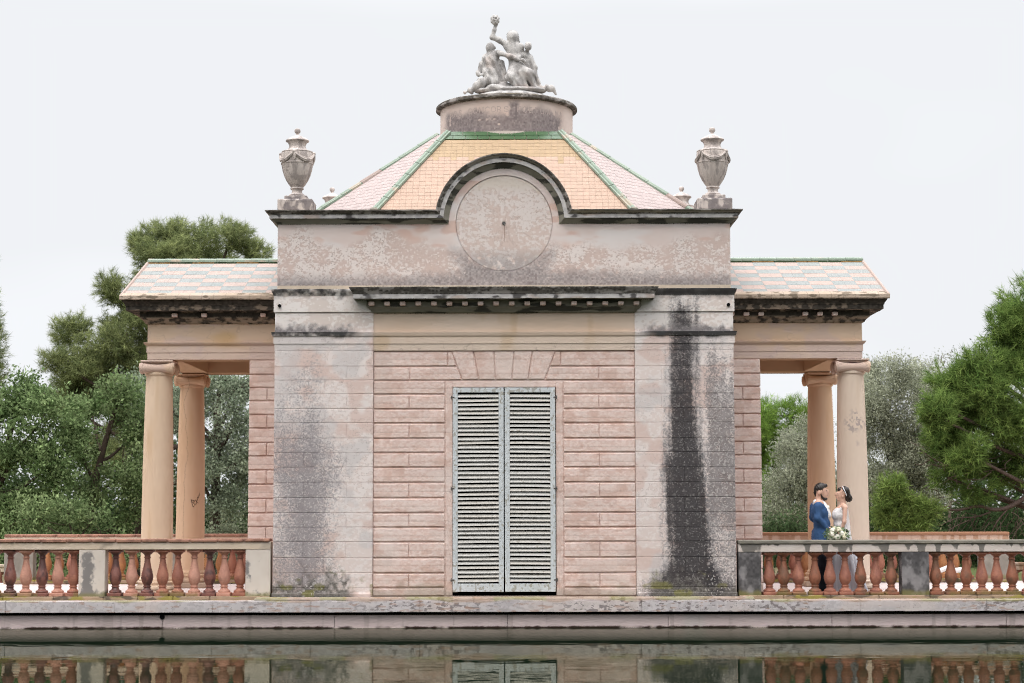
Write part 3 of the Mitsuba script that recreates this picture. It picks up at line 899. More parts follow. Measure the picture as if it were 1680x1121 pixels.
def front_col(t, q):
    if t > .86:
        return (.10, .22, .08)
    if t > .66 - .09 * (abs(q) % 3 == 0) * random.random():
        return (.44, .32, .205)
    return (.48 + .02 * random.random(), .352, .275)


def side_col(t, q):
    return (.435, .36, .345)


ORD = [(7, 0), (0, 1), (1, 2), (2, 3), (3, 4), (4, 5), (5, 6), (6, 7)]
for n, (i, j) in enumerate(ORD):
    a, b, c, d = ev3[i], ev3[j], tp3[j], tp3[i]
    if n == 0:  # front slope stops under the green band
        tq = .895
        c, d = b + (c - b) * tq, a + (d - a) * tq
    mm, kk = facet_tiles(a, b, c, d, .098, .098 if n == 0 else .11, (lambda t, q: front_col(t * .86, q)) if n == 0 else side_col)
    stuff(obj('tile_field', mm, 'tile_vc', roof, color=kk))
# green band tiles at the head of the front slope
fa = lambda x, t: ev3[7] * (1 - t) + tp3[7] * t + np.array([x, 0, 0])
nf = np.array([0, -1.58, 1.54]) / np.hypot(1.58, 1.54)
for r in range(2):
    t0, t1 = .897 + r * .052, .947 + r * .052
    x0, x1 = -2.06 + 1.11 * t0, 2.06 - 1.11 * t0
    k = x0 - (.1 if r else 0)
    while k < x1:
        a, b = max(k, x0) + .004, min(k + .205, x1) - .004
        if b - a > .02:
            P = []
            for t, l in ((t0, .02), (t1, .015)):
                yz = ev3[7] * (1 - t) + tp3[7] * t
                P += [np.array([a, yz[1], yz[2]]) + nf * l, np.array([b, yz[1], yz[2]]) + nf * l]
            P = np.array(P)
            obj('green_tile', tm(np.vstack([P, P - nf * .04]), [[0, 1, 3], [0, 3, 2], [4, 7, 5], [4, 6, 7], [0, 4, 5], [0, 5, 1], [0, 2, 6], [0, 6, 4], [1, 5, 7], [1, 7, 3]]), 'tile_green', roof)
        k += .205
# hips: paired rolls of sage green tile
for i in range(8):
    a, b = ev3[i], tp3[i]
    L = np.linalg.norm(b - a)
    u = (b - a) / L
    side = np.cross(u, [0, 0, 1])
    side /= np.linalg.norm(side)
    nz = np.cross(side, u)
    n = 7
    for k in range(n):
        p, q = a + u * L * (k + .003) / n, a + u * L * (k + .999) / n
        prof = [(-.095, -.02), (-.095, .022), (-.07, .03), (-.045, .024), (-.032, .05), (0, .068), (.032, .05), (.045, .024), (.07, .03), (.095, .022), (.095, -.02)]
        rows = np.array([[c + side * o * sc + nz * (z * sc + lf) for o, z in prof] for c, sc, lf in ((p, .80, .007), (p + u * .02, .80, .007), (q, .77, .002))])
        obj('hip_tile', grid(rows), 'tile_sage' if random.random() > .12 else 'tile_pink2', roof)
    obj('hip_end', cbx(a[0] - .07, a[0] + .07, a[1] - .07, a[1] + .07, a[2] - .06, a[2] + .05, .03), 'bed', roof)
# drum with its slab and worn inscription
DX = .03
drum = obj('drum', lathe([(0, 7.64), (1.16, 7.64), (1.16, 7.70), (1.15, 7.715), (1.15, 8.27), (0, 8.27)], 96, (DX, YC, 0)), 'drum', pav, smooth=40, label='low round stone drum with a worn inscription')
sl = lathe([(0, 8.262), (1.15, 8.262), (1.205, 8.27), (1.228, 8.285), (1.228, 8.325), (1.21, 8.345), (0, 8.36)], 110, (DX, YC, 0))
obj('slab', tm(rough(sl.vertices, .006, 5, 2), sl.faces), 'crown', drum, smooth=40)
for txt, z, wd in (('ARS CONCORS FOETUM NA', 8.035, 2.25), ('EFFIGIEF NITERIS VORNANT', 7.865, 2.2)):
    adv = wd / len(txt)
    for i, ch in enumerate(txt):
        if ch == ' ':
            continue
        tmsh = meshkit.text_mesh(ch, .098, .012)
        vv = np.array(tmsh.vertices)
        vv[:, 0] = (vv[:, 0] - vv[:, 0].mean()) * min(1, adv * .86 / np.ptp(vv[:, 0])) + (i + .5) * adv - wd / 2
        an = vv[:, 0] / 1.15
        rr = 1.142 + vv[:, 2] * .9
        obj('letter', tm(np.stack([DX + rr * np.sin(an), YC - rr * np.cos(an), z + vv[:, 1]], 1), tmsh.faces), 'drum' if z < 8 else 'letter', drum)

# shutters
for s in (-1, 1):
    x0, x1 = (-.797, -.008) if s < 0 else (.008, .789)
    sh = obj('shutter', cat([cbx(x0, x0 + .078, .012, .052, .135, 3.282, .006), cbx(x1 - .078, x1, .012, .052, .135, 3.282, .006), cbx(x0 + .077, x1 - .077, .014, .05, 3.205, 3.28, .005), cbx(x0 + .077, x1 - .077, .014, .05, .137, .262, .005)]),
             'frame', pav, label=f"{'left' if s < 0 else 'right'} leaf of the pale blue green louvred shutter")
    n = 44
    for k in range(n):
        z = .283 + (3.19 - .283) * (k + .5) / n
        r2 = np.random.default_rng(1000 + k + 100 * (s > 0))
        tilt, sag, hh = r2.normal(0, .0016) - .004 * s * .6, r2.normal(0, .002), .039 + r2.normal(0, .0012)
        t = np.linspace(-1, 1, 7)
        X = (x0 + x1) / 2 + t * ((x1 - x0) / 2 - .074)
        zz = z + tilt * t + sag * (1 - t * t)
        prof = np.array([(.050, hh / 2), (.018, -hh / 2), (.018, -hh / 2 - .008), (.024, -hh / 2 - .007), (.053, hh / 2 - .006)])
        Pq = np.stack([np.repeat(X[:, None], 5, 1), np.tile(prof[:, 0], (7, 1)), zz[:, None] + prof[None, :, 1]], -1)
        obj('slat', grid(Pq, close_v=True), 'shutter', sh)
    for z in (.32, 1.72, 3.13):
        xo = -.80 if s < 0 else .792
        obj('hinge', cat([cbx(xo - .03, xo + .03, .006, .016, z - .01, z + .01, .003), tube([[xo + s * .018, .006, z - .03], [xo + s * .018, .006, z + .03]], .007, 8)]), 'iron', sh)
obj('window_recess', cat([bx(-.80, .80, .20, .22, .07, 3.3)]), 'dark', pav)  # black sheet painted as the unlit interior behind the slats

# ------------------------------------------------------------------ wings
PE, PY, PB = 5.89, 1.65, 5.22
for s in (-1, 1):
    side = 'left' if s < 0 else 'right'
    X = lambda a, b: (min(s * a, s * b), max(s * a, s * b))
    aw = obj('wing_wall', bx(*X(3.4, 4.185), PY + .03, PB - .03, 0, 3.87), 'block', pav)
    for r in range(len(ZC) - 1):
        z0, z1 = (ZC[r] if r else 0) + .002, ZC[r + 1] - .018
        for c0, c1 in ([(3.57, 4.2)] if r % 2 or r == 16 else [(3.57, 3.90), (3.90, 4.2)]):
            a, b = X(c0, c1)
            obj('block', quad_block([(a + .006, z0), (b - .006, z0), (b - .006, z1), (a + .006, z1)], PY, PY + .035, .008), 'block', aw)
    # entablature beams
    en = obj('wing_entablature', cat([bx(*X(3.5, PE - .02), PY + .02, PY + .50, 3.865, 4.62), bx(*X(3.5, PE - .02), PB - .50, PB - .02, 3.865, 4.62), bx(*X(PE - .50, PE - .02), PY + .49, PB - .49, 3.866, 4.62), bx(*X(3.5, PE - .3), PY + .4, PB - .4, 4.32, 4.4)]), 'soffit', pav)
    pth = [(3.57, PY), (PE, PY), (PE, PB), (3.57, PB)]
    if s < 0:
        pth = [(-x, y) for x, y in pth][::-1]
    obj('architrave', sweep(pth, [(-.03, 3.86), (-.012, 3.861), (-.012, 3.972), (0, 3.976), (0, 4.09), (.02, 4.098), (.036, 4.12), (.044, 4.134), (.044, 4.142), (-.012, 4.15), (-.012, 4.455), (-.03, 4.46)], .12, .0025, 60 + s, caps=False), 'portico', en, smooth=35)
    wc = obj('wing_cornice', sweep(pth, DC['bed'] + DC['fascia'] + DC['crown'][:-2] + [(.05, 4.86)], .08, .008, 70 + s, caps=False), 'portcorn', pav, smooth=35, label=f'blackened cornice round the {side} wing')
    for k in range(9):
        if random.random() < (.75 if s > 0 else .45):
            put('dentil', dt, wc, (s * (3.72 + k * .2412), PY, 0))
    # gabled tile roof, ridge along x
    RY, RZ, EY, EZ = 3.43, 5.70, 1.27, 4.868
    xe = 6.235
    wr = obj('wing_roof', tm([[s * 3.4, EY + .03, EZ - .02], [s * (xe - .02), EY + .03, EZ - .02], [s * (xe - .02), RY, RZ - .02], [s * 3.4, RY, RZ - .02], [s * 3.4, 2 * RY - EY, EZ - .02], [s * (xe - .02), 2 * RY - EY, EZ - .02],
                              [s * PE, PY, 4.6], [s * PE, PB, 4.6], [s * PE, RY, RZ - .05]], [[0, 1, 2], [0, 2, 3], [3, 2, 5], [3, 5, 4], [6, 7, 8], [0, 4, 5], [0, 5, 1]]), 'mortar', pav, label=f'{side} wing roof of pink and grey blue chequered tiles')
    sl_ = np.hypot(RY - EY, RZ - EZ)
    uy = np.array([0, RY - EY, RZ - EZ]) / sl_
    nn = np.array([0, -uy[2], uy[1]])
    rows, cols, tw = 8, 14, (xe - 3.53) / 14
    H = (sl_ - .17) / rows
    protos = {}
    for cname in ('tile_pink', 'tile_pink2', 'tile_blue', 'tile_blue2'):
        hw, th = tw / 2 - .0008, .006
        P = []
        for y, l in ((0, th + .002), (H - .001, th)):
            P += [np.array([-hw, 0, 0]) + uy * y + nn * l, np.array([hw, 0, 0]) + uy * y + nn * l]
        P = np.array(P)
        protos[cname] = mikit.ply(tm(np.vstack([P, P - nn * .03]), [[0, 1, 3], [0, 3, 2], [4, 7, 5], [4, 6, 7], [0, 4, 5], [0, 5, 1], [0, 2, 6], [0, 6, 4], [1, 5, 7], [1, 7, 3]]), cname)
    for r in range(rows):
        for c in range(cols):
            pink = ((c // 2) + r) % 2 == 0
            cname = ('tile_pink', 'tile_pink2')[random.random() < .3] if pink else ('tile_blue', 'tile_blue2')[random.random() < .3]
            o = np.array([s * (xe - tw * (c + .5)), EY, EZ]) + uy * (.075 + r * H) + nn * random.uniform(-.001, .001)
            put('tile', protos[cname], wr, o)
    for c in range(cols):  # gold and green head course, gold eave course
        for nm, y0, y1, mt in (('head_tile', sl_ - .085, sl_ - .01, 'tile_gold' if (c // 2) % 2 == 0 else 'tile_green'),):
            P = []
            for y, l in ((y0, .02), (y1, .016)):
                for dx in (-tw / 2 + .003, tw / 2 - .003):
                    P.append(np.array([s * (xe - tw * (c + .5)) + dx, EY, EZ]) + uy * y + nn * l)
            P = np.array(P)
            obj(nm, tm(np.vstack([P, P - nn * .03]), [[0, 1, 3], [0, 3, 2], [4, 7, 5], [4, 6, 7], [0, 4, 5], [0, 5, 1], [0, 2, 6], [0, 6, 4], [1, 5, 7], [1, 7, 3]]), mt, wr)
    P = rough(np.array([[[x, EY - .03 + .0 * x, 4.80], [x, EY - .045, 4.815], [x, EY - .045, 4.868], [x, EY - .03, 4.882], [x, EY + .09, 4.93]] for x in np.linspace(s * 3.53, s * 6.262, 50)]), .003, 8, 3)
    obj('eave_course', grid(P), 'eave', wr, smooth=30)
    P = [[s * 6.24, y + dy, z + dz] for y, z in ((EY - .04, 4.85), (RY, RZ)) for dy, dz in ((0, 0), (0, .045))]
    obj('verge', cat([tube(spline([(s * 6.243, EY - .02, 4.865), (s * 6.243, RY, RZ + .01)], 3), .028, 6), tube(spline([(s * 6.243, 2 * RY - EY + .02, 4.865), (s * 6.243, RY, RZ + .01)], 3), .022, 6)]), 'tile_pink', wr)
    for k in range(9):
        a, b = X(3.53 + k * (xe + .01 - 3.53) / 9 + .004, 3.53 + (k + 1) * (xe + .01 - 3.53) / 9)
        yy = [(-.085, -.012), (-.08, .024), (-.055, .03), (-.045, .02), (-.03, .045), (0, .058), (.03, .045), (.045, .02), (.055, .03), (.08, .024), (.085, -.012)]
        P = np.array([[[x, RY + y, RZ + .012 + z + dz] for y, z in yy] for x, dz in ((a, .004), (b, 0))])
        obj('ridge_tile', grid(P), 'tile_sage', wr)
    # columns
    for yc in (1.90, 4.97):
        near = yc < 3
        sh_ = lathe([(.272, .24), (.285, .25), (.285, .275), (.262, .30), (.258, .33), (.257, 1.2), (.250, 2.0), (.236, 2.8), (.220, 3.45), (.212, 3.60), (.232, 3.615), (.236, 3.635), (.232, 3.655), (.215, 3.66), (0, 3.66)], 40)
        lab = f"{'front' if near else 'rear'} plastered column of the {side} wing"
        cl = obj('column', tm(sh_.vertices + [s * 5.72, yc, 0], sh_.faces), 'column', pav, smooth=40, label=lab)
        cc = np.array([s * 5.72, yc, 0])
        bs = cat([cbx(-.36, .36, -.36, .36, 0.0, .095, .012), lathe([(.0, .09), (.34, .092), (.362, .12), (.355, .15), (.325, .168), (.305, .175), (.30, .20), (.315, .21), (.32, .228), (.30, .245), (0, .25)], 40)])
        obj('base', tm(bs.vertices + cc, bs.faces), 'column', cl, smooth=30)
        cp = [cbx(-.265, .265, -.265, .265, 3.822, 3.852, .008), cbx(-.245, .245, -.235, .235, 3.80, 3.824, .008),
              lathe([(.0, 3.64), (.222, 3.65), (.255, 3.69), (.262, 3.73), (.24, 3.76), (0, 3.77)], 32), bx(-.20, .20, -.18, .18, 3.70, 3.81)]
        for sy in (-1, 1):
            bo = lathe([(.0, -.275), (.085, -.275), (.098, -.262), (.098, -.235), (.085, -.215), (.072, -.14), (.064, -.05), (.062, 0), (.064, .05), (.072, .14), (.085, .215), (.098, .235), (.098, .262), (.085, .275), (.0, .275)], 24)
            vv = bo.vertices
            cp.append(tm(np.stack([vv[:, 2], vv[:, 0] + sy * .20, vv[:, 1] + 3.722], 1), bo.faces))
            for sx in (-1, 1):
                th = np.linspace(0, 4.6 * math.pi, 50)
                rad = .088 * (1 - th / (5 * math.pi))
                cp.append(tube(np.stack([np.full(50, sx * .278), sy * .20 + rad * np.cos(th) * sy, 3.722 + rad * np.sin(th)], 1), .009, 5))
        cpm = cat(cp)
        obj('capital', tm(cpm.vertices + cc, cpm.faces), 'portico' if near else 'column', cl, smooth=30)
        if s < 0 and not near:  # scratched tag
            L2 = [[(0, .22), (.06, .0), (.12, .08), (.05, .12), (.11, .17), (.0, .20)], [(.14, .20), (.24, .10)], [(.15, .05), (.22, .24), (.20, .28)], [(.24, .24), (.30, .40)]]
            g_ = []
            for st in L2:
                pts = spline([(a * .9, b) for a, b in st], 4)
                an = np.radians(12) + pts[:, 0] * .62 / .262
                g_.append(tube(np.stack([cc[0] + .257 * np.sin(an), yc - .257 * np.cos(an), 1.45 + pts[:, 1] * .62], 1), .0042, 5))
            obj('graffiti', cat(g_), 'ink', cl, label='small dark scribbled tag')

# ------------------------------------------------------------------ balustrades
BAL = [(.0, .05), (.112, .05)]


def baluster_mesh(h=.70):
    k = h / .75
    z = lambda q: q * k
    body = lathe([(0, z(.055)), (.090, z(.058)), (.096, z(.075)), (.090, z(.092)), (.072, z(.100)), (.056, z(.120)), (.050, z(.140)), (.062, z(.147)), (.064, z(.158)), (.052, z(.166)), (.050, z(.176)), (.068, z(.205)),
                  (.086, z(.250)), (.093, z(.295)), (.090, z(.345)), (.078, z(.400)), (.062, z(.465)), (.050, z(.530)), (.042, z(.590)), (.041, z(.605)), (.054, z(.612)), (.056, z(.624)), (.044, z(.632)), (.044, z(.66)),
                  (.060, z(.675)), (.080, z(.695)), (.088, z(.706)), (0, z(.71))], 22)
    return cat([cbx(-.108, .108, -.108, .108, 0, z(.058), .008), body, cbx(-.099, .099, -.099, .099, z(.705), h, .007)])


BPLY = {}


def baluster(kind, h):
    if (kind, h) not in BPLY:
        BPLY[kind, h] = mikit.ply(baluster_mesh(h), kind, smooth=32)
    return BPLY[kind, h]


def pick(seq, r):
    return seq[int(r.random() * len(seq))]


def balustrade(key, x0, x1, y, piers, bals, kinds, ztop, zb, base=.015, slabs=True, seed=0, yw=.15, cap=True, z0=0.0, pierx=True):
    r = random.Random(seed)
    k0 = z0
    obj('rail', cat([cbx(x0, x1, y - .135, y + .135, k0 + zb, k0 + ztop - (.045 if slabs else .055), .008)] + ([] if slabs else [cbx(x0, x1, y - .16, y + .16, k0 + ztop - .058, k0 + ztop, .012)])), 'rail', key)
    if slabs:
        q = x0
        while q < x1 - .05:
            w = min(r.uniform(.30, .44), x1 - q)
            dz = r.uniform(-.004, .004)
            obj('coping_tile', cbx(q + .004, q + w - .006, y - .165, y + .165, k0 + ztop - .047 + dz, k0 + ztop + dz * .6, .009), 'slab', key)
            q += w
    q = x0
    while q < x1 - .05:
        w = min(r.uniform(.5, .8), x1 - q)
        obj('kerb_stone', cbx(q + .003, q + w - .003, y - .15, y + .17, k0 + base - .01, k0 + .078, .01), 'kerb', key)
        q += w
    for a, b in piers:
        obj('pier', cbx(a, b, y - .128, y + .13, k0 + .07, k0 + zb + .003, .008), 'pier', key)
    for i, bxp in enumerate(bals):
        put('baluster', baluster(kinds[i % len(kinds)] if len(kinds) == len(bals) else pick(kinds, r), round(zb - .078, 3)), key, (bxp + r.uniform(-.004, .004), y, k0 + .077), r.uniform(-3, 3))


A_, B_, C_, D_, E_ = 'terra_a', 'terra_b', 'terra_c', 'terra_d', 'terra_e'
bl = thing('balustrade', 'terracotta balustrade with thin reddish coping tiles left of the shutters at the pool', 'balustrade')
lx = [-9.36, -9.12, -8.88] + [-8.35, -8.11, -7.87, -7.637, -7.397, -7.147, -6.902, -6.662] + [-6.007, -5.762, -5.517, -5.281, -5.046, -4.796, -4.556, -4.33, -4.089]
lk = [A_, B_, C_, D_, B_, A_] + [A_, B_, C_, B_, C_, A_, B_, C_, B_, D_, A_, C_, B_, C_, A_]
lk = (lk + [A_] * 30)[:len(lx)]
lk[3 + 2:3 + 8] = [A_, B_, C_, B_, C_, A_]
lk[11:20] = [B_, C_, B_, A_, A_, C_, B_, C_, A_]
balustrade(bl, -9.7, -3.60, .15, [(-8.76, -8.46), (-6.553, -6.148), (-3.985, -3.60)], lx, lk, .955, .793, seed=3)
br = thing('balustrade', 'terracotta balustrade under a black streaked rail right of the shutters at the pool', 'balustrade')
rx = [4.085, 4.313, 4.539, 4.79, 5.023, 5.254, 5.498, 5.734, 5.969, 6.653, 6.891, 7.122, 7.361, 7.596, 7.831, 8.07, 8.31, 8.55, 9.2, 9.44]
balustrade(br, 3.60, 9.7, .15, [(3.60, 3.946), (6.11, 6.529), (8.70, 9.08)], rx, [A_, D_, A_, D_, A_, A_, D_, A_, D_, D_, D_, D_, A_, A_, D_, A_, A_, D_, A_, A_], .918, .735, slabs=False, seed=5)
for s in (-1, 1):
    bb = thing('balustrade', f"farther terracotta balustrade behind the columns of the {'left' if s < 0 else 'right'} wing", 'balustrade')
    xs_ = [8.72 - .235 * k for k in range(10)] + [5.9 - .235 * k for k in range(9)]
    prs = [(8.95, 9.5), (6.15, 6.5)]
    if s < 0:
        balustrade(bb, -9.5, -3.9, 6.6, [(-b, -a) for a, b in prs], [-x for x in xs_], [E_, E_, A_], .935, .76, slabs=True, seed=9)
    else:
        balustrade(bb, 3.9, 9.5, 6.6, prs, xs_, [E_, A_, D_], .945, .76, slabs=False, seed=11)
    gb = thing('balustrade', f"low garden balustrade beyond the {'left' if s < 0 else 'right'} end of the terrace", 'balustrade')
    gx = [10.2 + .25 * k for k in range(18)]
    a, b = (-15, -10.0) if s < 0 else (10.0, 15)
    balustrade(gb, a, b, 10.5, [(s * 14.8 - .2, s * 14.8 + .2)], [s * x for x in gx], [E_, A_], .80, .64, slabs=False, seed=13, z0=-.55)

# ------------------------------------------------------------------ urns on the roof corners
def urn_mesh(twist):
    n = 72
    prof = [(0, .135), (.115, .137), (.125, .15), (.118, .165), (.085, .185), (.075, .215), (.082, .245), (.105, .262), (.098, .275), (.092, .285), (.125, .33), (.165, .40), (.198, .48), (.222, .57), (.236, .655), (.238, .668), (.246, .672), (.246, .688),
            (.238, .692), (.240, .72), (.242, .78), (.240, .84), (.232, .865), (.238, .872), (.236, .884), (.20, .898), (.165, .905), (.150, .92), (.128, .95), (.122, .985), (.135, 1.02), (.158, 1.055), (0, 1.056)]
    P = np.array(prof)
    a = np.arange(n) * 2 * math.pi / n
    R = np.tile(P[:, 0], (n, 1))
    fl = ((P[:, 1] > .29) & (P[:, 1] < .64)).astype(float)
    R = R - fl[None] * (.010 * (np.cos(a * 18)[:, None] * .5 + .5) ** 2)
    body = grid(np.stack([np.cos(a)[:, None] * R, np.sin(a)[:, None] * R, np.tile(P[:, 1], (n, 1))], -1), close_u=True)
    lid = lathe([(0, 1.055), (.172, 1.057), (.178, 1.07), (.170, 1.085), (.13, 1.115), (.075, 1.145), (.035, 1.165), (.022, 1.18), (.024, 1.195), (.040, 1.21), (.048, 1.235), (.042, 1.265), (.022, 1.282), (0, 1.286)], 32)
    sw = []
    for q in range(4):
        a0 = twist + q * math.pi / 2
        t = np.linspace(0, 1, 16)
        an = a0 + t * math.pi / 2
        zz = .845 - .125 * (1 - (2 * t - 1) ** 2)
        for dz, rr, rd in ((0, .256, .018), (.026, .252, .014), (-.024, .252, .015)):
            dd = dz * (1 - (2 * t - 1) ** 2)
            sw.append(tube(np.stack([rr * np.cos(an), rr * np.sin(an), zz + dd], 1), rd, 6))
        sw.append(ball((.252 * math.cos(a0), .252 * math.sin(a0), .85), .03, 1))
        tl = np.array([[.254 * math.cos(a0 + .05), .254 * math.sin(a0 + .05), z] for z in (.84, .78, .72)])
        sw.append(tube(tl, [.018, .022, .010], 6))
    return body, lid, cat(sw)


UP_ = [('weathered stone urn with swags at the left front corner of the roof', -3.28, .35, .35), ('weathered stone urn with swags at the right front corner of the roof', 3.31, .35, 0.0),
       ('stone urn behind the left slope of the roof, only its lid showing', -3.27, 5.75, .3), ('stone urn behind the right slope of the roof, only its lid showing', 3.31, 5.75, .5)]
for lb, x, y, tw in UP_:
    u = thing('urn', lb, 'urn', 'urns on the roof corners')
    b, l, sw = urn_mesh(tw * 2 + math.pi / 4)
    zb = 6.062
    o = np.array([x, y, zb])
    obj('pedestal', cat([cbx(x - .275, x + .275, y - .275, y + .275, zb, zb + .20, .014)]), 'urn', u)
    obj('plinth', cbx(x - .18, x + .18, y - .18, y + .18, zb + .20, zb + .27, .012), 'urn', u)
    o[2] += .15
    for q in (b, l, sw):
        q.vertices = q.vertices * [1.05, 1.05, .955]
    obj('body', tm(b.vertices + o, b.faces), 'urn', u, smooth=35)
    obj('lid', tm(l.vertices + o, l.faces), 'urn', u, smooth=40)
    obj('garland', tm(sw.vertices + o, sw.faces), 'urn', u, smooth=50)

# ------------------------------------------------------------------ statue group on the drum
st = thing('statue', 'grey carved stone group of three entwined figures, one arm raised, on the roof drum', 'statue')


def S(zx, zy, y=0.0):
    return np.array([(zx - 640) / 715. + .165, YC - .35 + y, 8.535 + (1035 - zy) / 715.])


def fold(amp, fx, ph=0., zlo=8.3, zhi=9.04):
    def f(p, d):
        m = np.clip((zhi - p[:, 2]) / .08, 0, 1)
        w = np.sin((p[:, 0] * 1.0 + (p[:, 2] - 8.6) * .45) * fx + ph + 3 * meshkit.noise(p * 4)) + .5 * np.sin(p[:, 1] * fx * .8 + ph * 2 + p[:, 0] * fx * .5)
        return d + amp * w * m + .010 * (meshkit.fbm(p * 14, 2, 5) - .5)
    return f


mid = [(S(622, 335), (.100, .105, .120)), (S(620, 395, -.03), S(615, 405, -.04), .045, .04), (S(640, 400), S(645, 450), .05, .06),
       (S(560, 450), S(715, 455), .07, .07), (S(640, 500), (.135, .10, .14)), (S(650, 600), (.12, .095, .14)), (S(665, 690), S(700, 740), .13, .13),
       (S(545, 425), S(455, 370, -.02), .055, .047), (S(455, 370, -.02), S(372, 338, -.03), .047, .042), (S(372, 338, -.03), S(398, 250, -.05), .042, .034), (S(398, 250, -.05), S(415, 180, -.06), .034, .026),
       (S(415, 180, -.06), S(430, 130, -.09), .026, .014), (S(415, 185, -.06), S(395, 165, -.10), .02, .012), (S(425, 165, -.07), S(445, 120, -.02), .016, .011),
       (S(705, 455), S(750, 540, .05), .05, .042), (S(750, 540, .05), S(700, 600, -.08), .042, .03),
       (S(690, 740), S(825, 815, -.12), .115, .09), (S(825, 815, -.12), S(880, 960, -.05), .085, .055), (S(880, 960, -.05), S(930, 990, -.10), .05, .03),
       (S(640, 740, -.05), S(590, 860, -.16), .105, .085), (S(590, 860, -.16), S(690, 985, -.08), .08, .07), (S(700, 800, -.03), S(730, 960, -.05), .12, .11), (S(640, 900, -.1), S(780, 985, -.08), .07, .06)]
obj('figure', sculpt(mid, .0125, .035, fold(.010, 55, 0., 8.3, 8.91)), 'stone', st, smooth=True, label='seated middle figure raising a round mask')
obj('hair', sculpt([(S(622, 312, .03), (.106, .105, .102)), (S(575, 350, .0), S(570, 390, .02), .03, .02), (S(680, 345, 0), S(690, 400, .02), .035, .025), (S(690, 390, .02), S(690, 470, -.04), .025, .016)], .011, .03,
                   lambda p, d: d + .006 * np.sin(p[:, 0] * 120 + 4 * np.sin(p[:, 2] * 60))), 'stone', st, smooth=True)
mask = sculpt([(S(405, 130, -.10), (.080, .06, .088))], .008, .02, lambda p, d: np.maximum(d, -np.minimum(np.minimum(sd_ell(p, S(390, 120, -.16), (.018, .04, .014)), sd_ell(p, S(420, 120, -.16), (.018, .04, .014))), sd_ell(p, S(405, 155, -.16), (.02, .04, .013)))) + .006 * np.sin(p[:, 0] * 90) * np.sin(p[:, 2] * 80))
obj('mask', mask, 'stone', st, smooth=True)
lef = [(S(345, 462, .0), (.078, .085, .088)), (S(400, 462, -.02), S(412, 470, -.02), .018, .012), (S(345, 510), S(360, 560), .055, .07), (S(300, 575, .05), S(430, 545, .0), .065, .06), (S(355, 640), (.135, .12, .17)), (S(345, 790), (.14, .13, .17)), (S(360, 900), (.16, .14, .10)),
       (S(430, 690), S(440, 930), .075, .085), (S(500, 640, .05), S(520, 900, .03), .05, .07), (S(435, 535, -.05), S(590, 592, -.13), .05, .042), (S(590, 592, -.13), S(740, 648, -.13), .042, .03), (S(740, 648, -.13), S(775, 660, -.12), .03, .018),
       (S(285, 590, .03), S(225, 700, .05), .055, .05), (S(225, 700, .05), S(205, 790, .0), .048, .042), (S(205, 790, .0), S(250, 815, -.06), .04, .03),
       (S(330, 880, -.05), S(215, 930, -.08), .10, .075), (S(215, 930, -.08), S(100, 1010, -.05), .07, .045), (S(100, 1010, -.05), S(40, 1032, -.05), .04, .025), (S(200, 890, .06), S(120, 1000, .06), .06, .05)]
obj('figure', sculpt(lef, .0125, .035, fold(.013, 48, 1.3, 8.3, 9.19)), 'stone', st, smooth=True, label='kneeling draped figure reaching across, at the back turned side')
rig = [(S(812, 458, -.06), (.066, .068, .08)), (S(800, 510, .03), S(790, 560, .05), .04, .06), (S(740, 545, .02), S(830, 575, .05), .05, .055), (S(800, 650, .08), (.10, .09, .13)), (S(840, 760, .08), (.10, .10, .14)), (S(830, 890, .08), (.12, .12, .12)),
       (S(845, 590, .02), S(890, 710, .0), .045, .045), (S(890, 710, .0), S(915, 860, -.02), .042, .035), (S(915, 860, -.02), S(955, 915, -.04), .032, .02), (S(920, 900, .02), S(960, 990, .0), .06, .05),
       (S(940, 985, -.03), S(1050, 975, -.03), .05, .055), (S(1050, 975, -.03), S(1110, 985, -.03), .055, .048), (S(1110, 985, -.03), S(1145, 1050, -.03), .042, .026)]
obj('figure', sculpt(rig, .0125, .03, fold(.009, 60, 2.)), 'stone', st, smooth=True, label='smaller crouching figure leaning away at the end')
rock = [(S(420, 985, -.04), (.20, .20, .07)), (S(640, 1010, 0), (.42, .28, .06)), (S(850, 1005, 0), (.26, .22, .05)), (S(520, 950, 0), (.12, .16, .08)), (S(300, 1010, 0), (.2, .18, .045)), (S(600, 1090, .1), (.66, .48, .10)), (S(600, 1140, .15), (.75, .60, .09))]
obj('rock', sculpt(rock, .016, .03, lambda p, d: d + .03 * (meshkit.fbm(p * 9, 3, 2) - .5)), 'stone', st, smooth=True)

